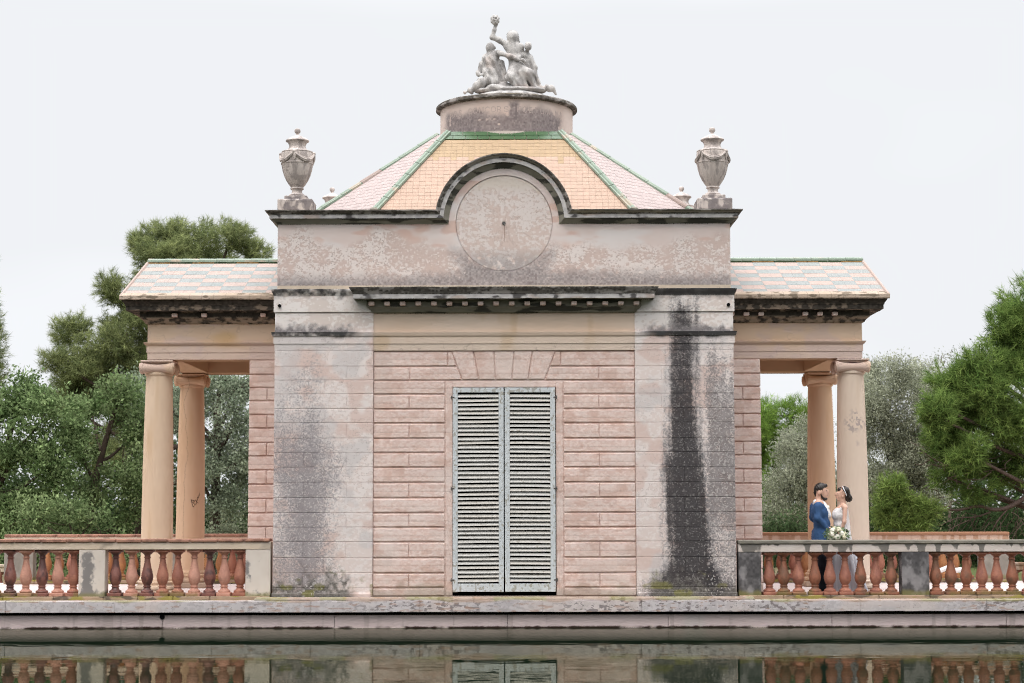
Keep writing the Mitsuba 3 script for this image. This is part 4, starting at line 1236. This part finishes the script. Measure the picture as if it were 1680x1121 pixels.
# ------------------------------------------------------------------ the couple
GX, GY = 4.985, .66
g = lambda zx, zy, y=0.0: np.array([GX + (zx - 300) / 963., GY + y, 1.80 - (zy - 115) / 963.])
man = thing('person', 'bearded man in blue jacket and dark trousers, facing the bride', 'person')
hd = [(g(300, 225), (.092, .075, .105)), (g(345, 290), (.062, .058, .085)), (g(395, 240), g(398, 245), .030, .028), (g(418, 268), g(405, 245), .013, .009), (g(405, 310), g(395, 318), .020, .022), (g(370, 350), g(360, 352), .034, .034),
      (g(275, 300), g(262, 400), .054, .056), (g(268, 268, -.075), (.018, .010, .028)), (g(268, 268, .075), (.018, .010, .028))]
arms = []
for sy in (-1, 1):
    arms += [(g(225, 470, sy * .17), g(215, 640, sy * .22), .055, .046), (g(215, 640, sy * .22), g(360, 800, sy * .17), .042, .032)]
hands = []
for sy in (-1, 1):
    w = g(372, 808, sy * .16)
    hands += [(w, w + [.06, 0, -.02], .030, .034)]
    for q in range(4):
        b_ = w + np.array([.075, -sy * .01 + sy * (q - 1.5) * .0, -.005 - .016 * q])
        hands += [(b_, b_ + [.035 - .004 * abs(q - 1), -sy * .012, -.010], .0095, .009), (b_ + [.035 - .004 * abs(q - 1), -sy * .012, -.010], b_ + [.050, -sy * .034, -.022], .009, .008)]
    hands += [(w + [.02, -sy * .02, .022], w + [.06, -sy * .035, .030], .011, .009)]
trunk = [(g(262, 430, -.12), g(262, 430, .12), .07, .07), (g(290, 560), (.125, .175, .16)), (g(315, 760), (.115, .155, .16)), (g(300, 920), (.12, .165, .12))]
legs = []
for sy in (-1, 1):
    legs += [(g(300, 950, sy * .09), g(310, 1360, sy * .10), .092, .058), (g(310, 1360, sy * .10), g(295, 1770, sy * .11), .056, .042), (g(290, 1815, sy * .11), g(400, 1825, sy * .13), .04, .032)]
obj('body', sculpt(hd + arms + hands + trunk + legs, .0105, .022), 'skin', man, smooth=True)
jk = [(g(258, 450, -.135), g(258, 450, .135), .064, .064), (g(285, 560), (.145, .195, .18)), (g(312, 740), (.130, .175, .18)), (g(305, 930), (.145, .19, .17)), (g(305, 880, -.07), g(300, 1040, -.08), .14, .15), (g(305, 880, .07), g(300, 1040, .08), .14, .15)]
for sy in (-1, 1):
    jk += [(g(225, 470, sy * .175), g(213, 640, sy * .215), .066, .056), (g(213, 640, sy * .215), g(352, 792, sy * .175), .054, .044)]


def jacket(p, d):
    d = np.maximum(d, g(0, 1010)[2] - p[:, 2])
    # open front: a V from the collar
    vx = p[:, 0] - (GX + .045 + (1.42 - p[:, 2]) * .32)
    vy = np.abs(p[:, 1] - GY + .055) - np.clip((p[:, 2] - 1.16) * .30, 0, .085)
    d = np.maximum(d, -np.maximum(np.maximum(-vx, vy), 1.14 - p[:, 2]))
    cx_, cz_ = GX - .045, 1.53
    nk = np.linalg.norm((p - [cx_, GY, cz_]) / [.075, .075, .06], axis=1) - 1
    d = np.maximum(d, -nk * .06)
    return d + .011 * (meshkit.fbm((p + p[:, 2:3] * [.5, 0, 0]) * np.array([16, 12, 9.]), 3, 3) - .5) * 2


obj('jacket', sculpt(jk, .0105, .03, jacket), 'suit', man, smooth=True)
obj('shirt', sculpt([(g(270, 395), g(258, 415), .070, .082), (g(300, 560), (.132, .16, .155)), (g(318, 730), (.119, .150, .15)), (g(318, 430), g(370, 560), .055, .06), (g(330, 450, -.04), g(385, 600, -.05), .05, .065)], .0105, .03, lambda p, d: np.maximum(d, p[:, 2] - 1.535 - (GX - p[:, 0]) * .25)), 'shirt', man, smooth=True)
tr = []
for sy in (-1, 1):
    tr += [(g(300, 930, sy * .085), g(310, 1360, sy * .10), .108, .078), (g(310, 1360, sy * .10), g(298, 1770, sy * .11), .076, .062)]
obj('trousers', sculpt(tr + [(g(300, 920), (.10, .15, .10))], .012, .03, lambda p, d: d + .006 * np.sin(p[:, 2] * 40 + p[:, 0] * 25) * np.clip(1.0 - p[:, 2], 0, 1)), 'trousers', man, smooth=True)
for sy in (-1, 1):
    obj('shoe', sculpt([(g(285, 1812, sy * .11), g(400, 1826, sy * .13), .046, .036), (g(280, 1790, sy * .11), g(290, 1815, sy * .11), .045, .046)], .01, .02, lambda p, d: np.maximum(d, .003 - p[:, 2])), 'hair', man, smooth=True)
obj('hair', sculpt([(g(292, 198), (.093, .079, .088)), (g(385, 150), g(300, 150), .026, .045), (g(228, 250), g(235, 310), .035, .022)], .008, .025,
                   lambda p, d: np.maximum(np.maximum(d, np.minimum(g(0, 215)[2] - p[:, 2], 9.)) if False else d, np.minimum((p[:, 0] - (GX + .03)), 9.) * 1.0 - np.clip((p[:, 2] - g(0, 200)[2]) * 3, 0, .12)) + .004 * np.sin(p[:, 0] * 160 + p[:, 2] * 90)), 'hair', man, smooth=True)
obj('beard', sculpt([(g(366, 350), (.040, .046, .032)), (g(392, 322, 0), g(378, 335), .018, .026), (g(312, 330, -.052), g(360, 358, -.03), .014, .022), (g(312, 330, .052), g(360, 358, .03), .014, .022), (g(410, 296), g(404, 298, -.02), .009, .008), (g(300, 290, -.066), g(312, 330, -.056), .010, .012)], .007, .015), 'hair', man, smooth=True)
for sy in (-1, 1):
    obj('eye', ball(g(386, 243, sy * .032), (.007, .009, .005), 1), 'hair', man)
    obj('eyebrow', tube([g(380, 222, sy * .046), g(398, 220, sy * .028), g(404, 224, sy * .012)], .0045, 5), 'hair', man)
obj('boutonniere', cat([ball(g(398, 470, -.05), .022, 1), ball(g(405, 485, -.07), .018, 1), ball(g(412, 470, -.035), .016, 1)]), 'petal', man)

bride = thing('person', 'woman in a white lace dress with dark hair in a low bun', 'person')
hb = [(g(655, 250), (.082, .072, .092)), (g(600, 300), (.055, .052, .078)), (g(540, 285), g(552, 270), .024, .026), (g(524, 303), g(540, 280), .011, .008), (g(545, 335), g(556, 338), .016, .018), (g(572, 368), g(585, 365), .025, .028),
      (g(632, 340), g(640, 440), .043, .048), (g(628, 322, -.07), (.015, .009, .024)), (g(628, 322, .07), (.015, .009, .024)),
      (g(635, 478, -.12), g(635, 478, .12), .052, .052), (g(600, 580), (.10, .14, .13)), (g(590, 720), (.09, .118, .15)), (g(600, 880), (.12, .155, .16))]
for sy in (-1, 1):
    el, wr_ = g(618, 700, sy * .20), g(575, 842, sy * .10 - .08)
    hb += [(g(645, 490, sy * .155), el, .036, .031), (el, wr_, .030, .021), (wr_, wr_ + [-.035, -.04, -.02], .022, .028)]
    for q in range(4):
        b_ = wr_ + np.array([-.045, -.05, .012 - .014 * q])
        hb += [(b_, b_ + [-.03 + .003 * q, -.022, -.002], .009, .0085), (b_ + [-.03 + .003 * q, -.022, -.002], b_ + [-.028, -.045, -.012], .0085, .0075)]
    hb += [(wr_ + [-.01, -.03, .02], wr_ + [-.04, -.06, .028], .010, .008)]
for sy in (-1, 1):
    hb += [(g(600, 920, sy * .085), g(605, 1360, sy * .085), .085, .05), (g(605, 1360, sy * .085), g(610, 1780, sy * .085), .048, .036), (g(610, 1810, sy * .085), g(520, 1826, sy * .085), .03, .026)]
obj('body', sculpt(hb, .0105, .02), 'skin', bride, smooth=True)
dbo = [(g(592, 600), (.118, .15, .12)), (g(535, 600, -.06), (.062, .075, .085)), (g(535, 600, .06), (.062, .075, .085)), (g(605, 545), (.095, .13, .085)), (g(588, 740), (.103, .13, .15)), (g(600, 890), (.135, .17, .15))]
obj('bodice', sculpt(dbo + [(g(560, 545, -.10), g(635, 470, -.13), .022, .034), (g(560, 545, .10), g(635, 470, .13), .022, .034), (g(635, 470, -.13), g(670, 560, -.08), .03, .022), (g(635, 470, .13), g(670, 560, .08), .03, .022)], .010, .025, lambda p, d: d + .004 * (meshkit.noise(p * 60) - .5)), 'lace', bride, smooth=True)
a_ = np.linspace(0, 2 * math.pi, 90, endpoint=False)
zz = np.linspace(1.03, .01, 22)
rows = []
for z in zz:
    t = (1.03 - z) / 1.02
    rr = .15 + .24 * t ** 1.2
    w = 1 + (.02 + .07 * t) * np.sin(a_ * 11 + 2 * np.sin(t * 3)) + .02 * t * np.sin(a_ * 23)
    rows.append(np.stack([g(600, 0)[0] + .01 + .05 * t + rr * .92 * w * np.cos(a_), GY + rr * .95 * w * np.sin(a_), np.full(90, z)], 1))
obj('skirt', grid(np.array(rows), close_v=True), 'satin', bride, smooth=True)
obj('hair', sculpt([(g(666, 238, .0), (.083, .076, .082)), (g(590, 215), g(600, 260, 0), .035, .03), (g(730, 350), (.052, .05, .055)), (g(700, 300), g(720, 330), .06, .055)], .008, .025,
                   lambda p, d: np.maximum(d, -(p[:, 0] - (g(600, 0)[0] - np.clip((p[:, 2] - 1.655) * 1.6, 0, .06)))) + .003 * np.sin(p[:, 0] * 150 + p[:, 2] * 120)), 'hair', bride, smooth=True)
arc = [g(628 + 62 * (1 - math.cos(t)) ** 1.0, 158 + 175 * (1 - math.cos(t)) / 1.0, -.090 * math.sin(t)) for t in np.linspace(-1.45, 1.45, 25)]
obj('headband', tube(np.array(arc), .0065, 6), 'silver', bride)
obj('eye', ball(g(554, 275, -.028), (.006, .007, .005), 1), 'hair', bride)
obj('eye', ball(g(554, 275, .028), (.006, .007, .005), 1), 'hair', bride)
obj('mouth', tube([g(541, 330, -.018), g(535, 331, 0), g(541, 330, .018)], .006, 5), 'lips', bride)
vr = []
for t in np.linspace(0, 1, 16):
    wv = np.linspace(-1, 1, 26)
    vr.append(np.stack([g(672 + 80 * t, 0)[0] + .02 * np.sin(wv * 12 + 2 * t) * (.3 + t) + .03 * (wv ** 2) - .015, GY + wv * (.13 + .10 * t), np.full(26, 1.445 - 1.38 * t)], 1))
obj('veil', grid(np.array(vr)), 'veil', bride, smooth=True)

bq = thing('bouquet', 'round bouquet of white and cream flowers with green leaves held over the rail', 'bouquet')
bc = np.array([5.155, .22, .995])
r3 = np.random.default_rng(5)
fl = []
for k in range(26):
    d = r3.normal(size=3)
    d[1] = -abs(d[1]) * .8
    d /= np.linalg.norm(d)
    c = bc + d * np.array([.165, .12, .115]) * r3.uniform(.75, 1.02)
    rad = r3.uniform(.022, .038)
    ps = []
    for ring in range(3):
        for q in range(5):
            an = q * 2 * math.pi / 5 + ring * .6
            e1 = np.cross(d, [0, 0, 1.])
            e1 /= np.linalg.norm(e1) + 1e-9
            e2 = np.cross(d, e1)
            off = (e1 * math.cos(an) + e2 * math.sin(an)) * rad * (.25 + .3 * ring)
            ps.append(ball(c + off + d * rad * (.35 - .28 * ring), rad * (.42 + .1 * ring), 1))
    obj('flower', cat(ps), 'petal' if r3.random() < .65 else 'petal2', bq, smooth=True)
obj('stems', tube([bc + [0, .02, -.03], bc + [.05, .08, -.02], bc + [.10, .17, .02]], [.03, .018, .02], 8), 'bark', bq)


# ------------------------------------------------------------------ foliage
def unit(v):
    return v / (np.linalg.norm(v, axis=-1, keepdims=True) + 1e-9)


def leaf_cloud(P, D, r, size, col, jit=.25, aspect=.5, up=.5):
    """one rhombic leaf at each P, long axis near D"""
    n = len(P)
    a = unit(D + r.normal(size=(n, 3)) * .7)
    nrm = unit(r.normal(size=(n, 3)) + [0, -.25, up])
    s = unit(np.cross(a, nrm))
    l = size * r.uniform(.65, 1.25, (n, 1))
    bend = unit(np.cross(s, a)) * l * .12
    V = np.stack([P - a * l * .5, P + s * l * aspect * .5 + bend, P + a * l * .5, P - s * l * aspect * .5 + bend], 1).reshape(-1, 3)
    o = np.arange(n)[:, None] * 4
    F = np.vstack([o + [0, 1, 2], o + [0, 2, 3]])
    K = np.repeat(np.clip(col * (1 + r.normal(size=(n, 1)) * jit), .004, .9), 4, 0)
    return V, F, K


def needle_cloud(P, D, r, length, col, k=11, w=.0068, jit=.2, spread=.62):
    n = len(P) * k
    P2, D2 = np.repeat(P, k, 0), np.repeat(D, k, 0)
    d = unit(D2 + r.normal(size=(n, 3)) * spread)
    s = unit(np.cross(d, r.normal(size=(n, 3)))) * w
    l = length * r.uniform(.6, 1.15, (n, 1))
    base = P2 + D2 * r.uniform(-.12, .08, (n, 1))
    V = np.stack([base - s, base + s, base + d * l], 1).reshape(-1, 3)
    F = np.arange(n * 3).reshape(-1, 3)
    K = np.repeat(np.clip(np.repeat(col, k, 0) * (1 + r.normal(size=(n, 1)) * jit), .004, .9), 3, 0)
    return V, F, K


def crown(blobs, r, kind, dens, size, base, tip, gap=.44, gapf=1.1, shell=2.4, spray=.28, per=16, droop=.0, spread=.62, k=11, asp=.5):
    Ps, Ds = [], []
    for c, rad in blobs:
        c, rad = np.asarray(c, float), np.asarray(rad, float)
        n = int(dens * 4 * math.pi * (np.prod(rad) ** (2 / 3)))
        d = unit(r.normal(size=(n, 3)))
        t = r.random((n, 1)) ** (1 / shell)
        w = 1 + .55 * (meshkit.fbm(d * 2.3 + c * 1.7, 3, 1)[:, None] - .5)
        p = c + d * rad * t * w
        keep = meshkit.fbm(p * gapf + 3, 3, 9) > gap * (1 + .35 * (t[:, 0] - .75))
        Ps.append(p[keep])
        Ds.append(unit(d * 1.0 + [0, 0, .45 - droop] + r.normal(size=(n, 3)) * .35)[keep])
    P, D = np.vstack(Ps), np.vstack(Ds)
    tone = (.72 + .56 * meshkit.fbm(P * 2.2 + 8, 3, 4))[:, None] * (1 + r.normal(size=(len(P), 1)) * .12)
    mixk = np.clip(.5 + r.normal(size=(len(P), 1)) * .35, 0, 1)
    col = (np.asarray(base) * (1 - mixk) + np.asarray(tip) * mixk) * tone
    if kind == 'pine':
        V, F, K = needle_cloud(P, D, r, size, col, k=k, spread=spread)
    else:
        P2, D2 = np.repeat(P, per, 0), np.repeat(D, per, 0)
        q = r.random((len(P2), 1))
        P2 = P2 + D2 * (q - .5) * spray + r.normal(size=P2.shape) * spray * .24
        V, F, K = leaf_cloud(P2, D2, r, size, np.repeat(col, per, 0), aspect=asp)
    return V, F, K, P


def plant(name, label, cat_, blobs, base_xy, kind='leaf', seed=0, dens=26, size=.085, c0=(.05, .09, .03), c1=(.10, .16, .06), trunk_r=.14, trunk_top=None, group=None, twigs=14, trunkmat='bark', zg=-.4, extra=None, **kw):
    r = np.random.default_rng(seed)
    t = thing(name, label, cat_, group)
    V, F, K, P = crown(blobs, r, kind, dens, size, c0, c1, **kw)
    obj('crown', (V, F), 'leaf', t, color=K)
    cs = np.array([b[0] for b in blobs])
    top = np.asarray(trunk_top if trunk_top is not None else cs[np.argmax(cs[:, 2])], float)
    b0 = np.array([base_xy[0], base_xy[1], zg])
    tk = spline([b0, b0 + (top - b0) * [.1, .1, .4], b0 + (top - b0) * [.55, .55, .75], top], 7)
    ms = [tube(tk, np.linspace(trunk_r, trunk_r * .25, len(tk)), 9)]
    for c, rad in blobs:
        c = np.asarray(c, float)
        h = np.clip((c[2] - b0[2]) / (top[2] - b0[2]) * .7, .12, .92)
        s = tk[int(h * (len(tk) - 1))]
        lb = spline([s, s * .55 + c * .45 + [0, 0, -.10 * np.linalg.norm(c - s)], c], 5)
        ms.append(tube(lb, np.linspace(trunk_r * .42, trunk_r * .12, len(lb)), 6))
        n = P[np.argsort(np.linalg.norm((P - c) / np.asarray(rad), axis=1))]
        for q in r.choice(len(n), min(twigs, len(n)), replace=False):
            e = P[r.integers(len(P))] if False else n[q]
            if np.linalg.norm((e - c) / np.asarray(rad)) < 1.15:
                m_ = (c + e) / 2 + r.normal(size=3) * .08
                ms.append(tube(spline([c, m_, e], 3), np.linspace(trunk_r * .13, .008, 7), 4))
    if extra:
        ms += extra
    obj('trunk', cat(ms), trunkmat, t, smooth=60)
    return t


def at(px, py, Y):
    """the point of depth Y on the sight line through a pixel of the photograph"""
    d = FW * 3000 + RT * (px - 840) + UP * (560.5 - py)
    return EYE + d * ((Y - EYE[1]) / d[1])


def blobs(Y, items, ry=.8, dy=0.0, rs=None):
    r = np.random.default_rng(17)
    out = []
    for px, py, rx, rz in items:
        y = Y + r.uniform(-.8, .8) * dy
        s = (y + 28.3) / 3000
        out.append((at(px, py, y), (rx * s, max(rx, rz) * s * ry, rz * s)))
    return out


PINE0, PINE1 = (.16, .20, .09), (.36, .40, .18)
plant('pine_tree', 'tall dark pine with separate billowing clumps rising behind the left wing roof', 'tree',
      blobs(20, [(330, 420, 100, 58), (262, 412, 50, 44), (415, 418, 36, 28), (225, 400, 16, 24), (300, 460, 90, 40), (178, 470, 24, 28), (205, 508, 34, 30), (178, 535, 18, 22), (118, 540, 36, 42), (92, 590, 27, 30), (150, 575, 40, 34), (205, 580, 40, 38), (235, 530, 34, 50), (165, 630, 50, 38), (225, 630, 36, 40), (250, 470, 30, 30), (330, 540, 90, 60), (120, 620, 40, 25), (195, 560, 40, 34), (235, 585, 36, 36), (150, 610, 50, 30), (190, 490, 26, 30), (280, 380, 50, 22), (380, 388, 46, 22), (150, 655, 60, 40), (205, 690, 50, 50), (240, 640, 40, 60), (180, 740, 60, 50), (100, 660, 50, 30)], dy=1.0),
      (-8.5, 20), 'pine', 31, 110, .19, PINE0, PINE1, .22, gap=.44, gapf=2.1, k=17, spread=.9, trunk_top=at(320, 420, 20))
plant('pine_tree', 'pine at the far edge whose branch tips hang into view beside the sky', 'tree', blobs(13, [(-14, 560, 24, 50), (-20, 500, 20, 40), (-12, 620, 22, 40), (-40, 560, 30, 90), (-60, 450, 50, 80)]), (-13.4, 13), 'pine', 32, 100, .18, PINE0, PINE1, .16, gap=.36)
LF0, LF1 = (.115, .18, .07), (.28, .37, .175)
plant('broadleaf_tree', 'leafy green tree with the tallest twigs, nearest the pine tips at the edge', 'tree', blobs(12, [(30, 655, 46, 44), (80, 670, 50, 44), (110, 700, 40, 50), (20, 750, 55, 60), (85, 760, 55, 50), (30, 830, 60, 50), (-20, 700, 40, 60)], dy=.8), (-11.3, 12), 'leaf', 33, 38, .10, LF0, LF1, .13, gap=.44, gapf=1.9, per=24, spray=.34)
plant('broadleaf_tree', 'leafy green tree with bare grey twigs in its open middle, left of the columns', 'tree', blobs(13.5, [(150, 670, 45, 40), (195, 650, 40, 40), (225, 700, 35, 50), (130, 730, 40, 40), (205, 770, 45, 50), (150, 800, 55, 50), (225, 840, 40, 50), (90, 840, 50, 40)], dy=.8), (-9.6, 13.5), 'leaf', 34, 34, .095, LF0, (.30, .38, .19), .13, gap=.46, gapf=1.9, per=22, spray=.34, twigs=26)
plant('shrub', 'bushy bright green shrub pressed against the left end of the farther balustrade', 'shrub', blobs(8.6, [(60, 850, 50, 36), (110, 835, 40, 36), (150, 855, 45, 30), (30, 900, 50, 40), (110, 900, 60, 45), (190, 905, 50, 40)]), (-8.6, 8.6), 'leaf', 35, 26, .085, (.125, .19, .08), (.29, .37, .18), .06, gap=.38, per=15)
GO0, GO1 = (.19, .24, .165), (.40, .455, .335)
plant('oak_tree', 'rounded grey green oak seen between the columns of the left wing', 'tree', blobs(13, [(350, 650, 45, 36), (392, 680, 40, 44), (318, 680, 30, 44), (300, 640, 30, 30), (385, 632, 32, 26), (405, 645, 30, 34), (360, 622, 24, 20), (355, 735, 50, 40), (400, 770, 35, 40), (330, 780, 40, 40), (370, 820, 50, 40), (270, 660, 30, 40), (420, 730, 40, 60)], dy=.7), (-6.6, 13), 'leaf', 36, 50, .075, GO0, GO1, .15, gap=.42, gapf=1.6, per=17)
plant('oak_tree', 'grey green oak crown showing left of the front column of the left wing', 'tree', blobs(15, [(222, 640, 34, 36), (250, 680, 40, 50), (275, 640, 30, 30), (245, 760, 40, 50), (290, 640, 40, 40)], dy=.5), (-8.7, 15), 'leaf', 37, 42, .075, GO0, GO1, .13, gap=.42, per=15)
plant('shrub', 'pale grey green low shrub just above the rail between the left columns and the wall', 'shrub', blobs(9, [(345, 872, 34, 14), (385, 868, 26, 14), (310, 872, 24, 14), (350, 915, 70, 30), (270, 915, 50, 30)]), (-6.0, 9), 'leaf', 38, 40, .06, (.17, .20, .13), (.26, .29, .20), .03, gap=.3, per=15, spray=.16)
GP0, GP1 = (.14, .24, .05), (.29, .42, .10)
plant('pine_tree', 'bright green pine top seen left of the rear column of the right wing', 'tree', blobs(19, [(1262, 685, 28, 30), (1300, 682, 32, 30), (1285, 720, 40, 36), (1255, 760, 30, 50), (1330, 690, 20, 30), (1256, 840, 30, 50), (1240, 720, 30, 60)], dy=.5), (6.6, 19), 'pine', 39, 120, .19, GP0, GP1, .16, gap=.36, k=13)
OL0, OL1 = (.30, .32, .235), (.48, .50, .39)
plant('olive_tree', 'grey green olive tree framed between the right wing wall and its columns', 'tree', blobs(15, [(1300, 740, 34, 40), (1325, 720, 26, 40), (1290, 800, 40, 40), (1320, 780, 34, 50), (1345, 800, 30, 70), (1270, 850, 34, 30), (1310, 850, 40, 36)], dy=.6), (7.0, 15), 'leaf', 40, 90, .068, OL0, OL1, .07, gap=.42, gapf=1.6, per=15, asp=.36)
plant('olive_tree', 'large silvery grey olive tree right of the front column of the right wing', 'tree', blobs(15, [(1440, 640, 34, 40), (1475, 650, 36, 40), (1510, 665, 34, 40), (1445, 700, 40, 40), (1490, 720, 44, 50), (1450, 770, 40, 50), (1500, 790, 40, 50), (1440, 830, 36, 40), (1410, 720, 30, 80), (1540, 700, 36, 60), (1530, 780, 40, 60), (1570, 720, 40, 60), (1470, 612, 34, 28), (1440, 608, 26, 26), (1510, 625, 34, 34), (1425, 660, 30, 50), (1500, 740, 50, 60), (1460, 720, 50, 60), (1540, 640, 34, 34), (1440, 790, 50, 60)], dy=.7), (9.1, 15), 'leaf', 41, 95, .068, OL0, OL1, .07, gap=.42, gapf=1.6, per=15, asp=.36, twigs=6)
plant('dry_tree', 'thin twiggy tree top, nearly leafless, against the sky behind the right pine', 'tree', blobs(22, [(1545, 595, 34, 30), (1580, 590, 36, 40), (1620, 590, 30, 40), (1530, 640, 40, 40), (1600, 650, 50, 50)], dy=.5), (12.0, 22), 'leaf', 42, 16, .07, (.20, .21, .15), (.34, .34, .26), .05, gap=.50, gapf=2, per=6, twigs=16, trunkmat='wood')
LIMB = [tube(spline([at(x, y, 9.5) for x, y in l], 5), np.linspace(a * .62, b * .6, 5 * (len(l) - 1) + 1), 7) for l, a, b in (
    ([(1740, 800), (1690, 815), (1655, 834), (1630, 838), (1605, 832), (1575, 838), (1545, 838), (1515, 843)], .10, .02), ([(1660, 830), (1640, 852), (1628, 872), (1615, 900)], .035, .012),
    ([(1625, 842), (1600, 850), (1570, 852), (1540, 865)], .03, .012), ([(1590, 855), (1560, 870), (1550, 890)], .02, .008), ([(1550, 838), (1520, 850), (1500, 868)], .018, .007),
    ([(1700, 760), (1650, 770), (1610, 778), (1590, 800)], .025, .010), ([(1690, 690), (1640, 705), (1600, 735), (1580, 760)], .028, .010), ([(1630, 660), (1600, 668), (1575, 690)], .018, .008))]
rt_ = np.random.default_rng(3)
for k in range(34):
    x, y = rt_.uniform(1565, 1700), rt_.uniform(835, 860)
    a = at(x, y, 9.5 + rt_.uniform(-.5, 1.5))
    e = a + [rt_.uniform(-.5, .3), rt_.uniform(-.3, .3), -rt_.uniform(.2, .7)]
    LIMB.append(tube(spline([a, (a + e) / 2 + rt_.normal(size=3) * .05, e], 2), [.008, .007, .006, .005, .004], 4))
for k in range(60):
    x, y = rt_.uniform(1530, 1690), rt_.uniform(700, 850)
    a = at(x, y, 9.6 + rt_.uniform(-.8, 1.2))
    e = a + [rt_.uniform(-.6, .1), rt_.uniform(-.3, .2), rt_.uniform(-.25, .25)]
    LIMB.append(tube(spline([a, (a + e) / 2 + rt_.normal(size=3) * .07, e], 2), [.011, .009, .008, .006, .004], 4))
plant('pine_tree', 'large bright green pine with reddish bare limbs filling the right edge', 'tree',
      blobs(9.5, [(1662, 510, 34, 40), (1695, 500, 40, 50), (1640, 540, 36, 40), (1675, 560, 44, 44), (1608, 600, 42, 42), (1650, 620, 50, 46), (1558, 628, 40, 36), (1580, 700, 46, 46), (1565, 750, 40, 40), (1545, 690, 30, 40), (1600, 640, 50, 40), (1665, 600, 40, 40), (1620, 650, 46, 46), (1620, 780, 60, 40), (1660, 720, 50, 50), (1535, 665, 32, 36), (1590, 670, 44, 40), (1540, 725, 30, 36), (1585, 745, 40, 36), (1640, 690, 44, 40), (1680, 680, 40, 60), (1600, 800, 40, 30), (1555, 785, 30, 34), (1690, 760, 40, 40)], dy=.9),
      (12.6, 10.2), 'pine', 43, 130, .19, (.11, .19, .052), (.26, .36, .105), .20, gap=.45, gapf=2.1, k=17, spread=.8, trunk_top=at(1700, 480, 10), extra=LIMB, trunkmat='wood', twigs=8)
plant('young_pine', 'small bright green pine sapling above the rail between the olive and the large pine', 'tree', blobs(8.8, [(1462, 800, 26, 20), (1490, 820, 30, 26), (1450, 838, 24, 26), (1520, 838, 26, 18), (1465, 850, 28, 24), (1500, 858, 34, 20), (1480, 800, 18, 20)]), (8.2, 8.8), 'pine', 44, 170, .15, (.13, .20, .055), (.29, .38, .115), .05, gap=.34, k=13)
plant('shrub', 'dark green shrub low behind the balustrade, below the olive tree framed by the right wing', 'shrub', blobs(9.2, [(1275, 860, 34, 22), (1310, 868, 34, 16), (1275, 912, 50, 34), (1340, 915, 50, 30), (1400, 915, 50, 30)]), (5.6, 9.2), 'leaf', 45, 26, .075, (.06, .10, .045), (.11, .16, .075), .04, gap=.36, per=15)
plant('shrub', 'shaded shrub in the gloom under the large right pine', 'shrub', blobs(11.5, [(1450, 850, 40, 40), (1560, 880, 70, 40), (1640, 880, 70, 50), (1480, 905, 70, 34), (1600, 915, 80, 34)], dy=.6), (10.8, 11.5), 'leaf', 46, 18, .08, (.03, .055, .022), (.06, .095, .04), .04, gap=.40, per=13)
# far wood closing the view
r = np.random.default_rng(50)
wd = []
for k in range(46):
    x = -26 + 52 * k / 45 + r.uniform(-.4, .4)
    y = 27 + r.uniform(-2, 3)
    h = 3.0 + r.uniform(-.6, 1.2) - (1.6 if 4 < x < 8.5 else 0)
    wd += [((x, y, h * .45), (1.3, 1.2, h * .62)), ((x + .5, y - .5, 0.3), (1.3, 1.0, 1.2))]
V, F, K, P = crown(wd, r, 'leaf', 11, .16, (.045, .075, .030), (.085, .125, .055), gap=.34, per=8, spray=.4)
far = stuff(obj('woods', (V, F), 'leaf', color=K))
labels[far].update(label='dark mass of far trees closing the view behind the terrace', category='woods')
r = np.random.default_rng(51)  # unseen trees added behind the camera to block the low front sky
wd = []
for k in range(34):
    for x, y in ((-50 + 100 * k / 33, -42 + r.uniform(-2, 2)), ((-1) ** k * 30, -40 + 40 * k / 33)):
        h = 11 + r.uniform(-2, 3)
        wd.append(((x, y, h * .5), (2.6, 2.2, h * .55)))
V, F, K, P = crown(wd, r, 'leaf', 5, .42, (.045, .075, .030), (.085, .125, .055), gap=.30, per=6, spray=.8)
near = stuff(obj('woods', (V, F), 'leaf', color=K))
labels[near].update(label='unseen tree belt on the viewer side, added to cut low sky light', category='woods')
# bouquet greenery uses the same leaves
r = np.random.default_rng(6)
d = unit(r.normal(size=(420, 3)))
Pq = bc + d * [.20, .13, .135] * r.uniform(.6, 1.08, (420, 1))
V, F, K = leaf_cloud(Pq, d, r, .05, np.tile([[.16, .23, .13]], (420, 1)), .35)
obj('leaves', (V, F), 'leaf', bq, color=K)
# moss tuft and paper scraps on the terrace
pp = thing('paper_roll', 'white paper scroll leaning at the foot of the farther balustrade right of the pier', 'paper')
p0 = at(1542, 938, 6.2)
obj('sheet', cat([tube([p0, p0 + [.26, .0, .10]], .045, 10)]), 'paint_white', pp)
obj('sheet', cat([tube([p0 + [.30, .05, .0], p0 + [.42, .05, .02]], .05, 10)]), 'paint_white', pp)

# materials are shared entries; a scene file needs only this dict
for k_ in list(scene):
    if isinstance(scene[k_], dict) and scene[k_].get('type') == 'ply' and 'bsdf' not in scene[k_]:
        print('no material', k_)
print(len(scene), 'entries', sum(len(meshkit.WRITTEN[d['filename']][1]) for d in scene.values() if isinstance(d, dict) and d.get('type') == 'ply') // 1000, 'k triangles')
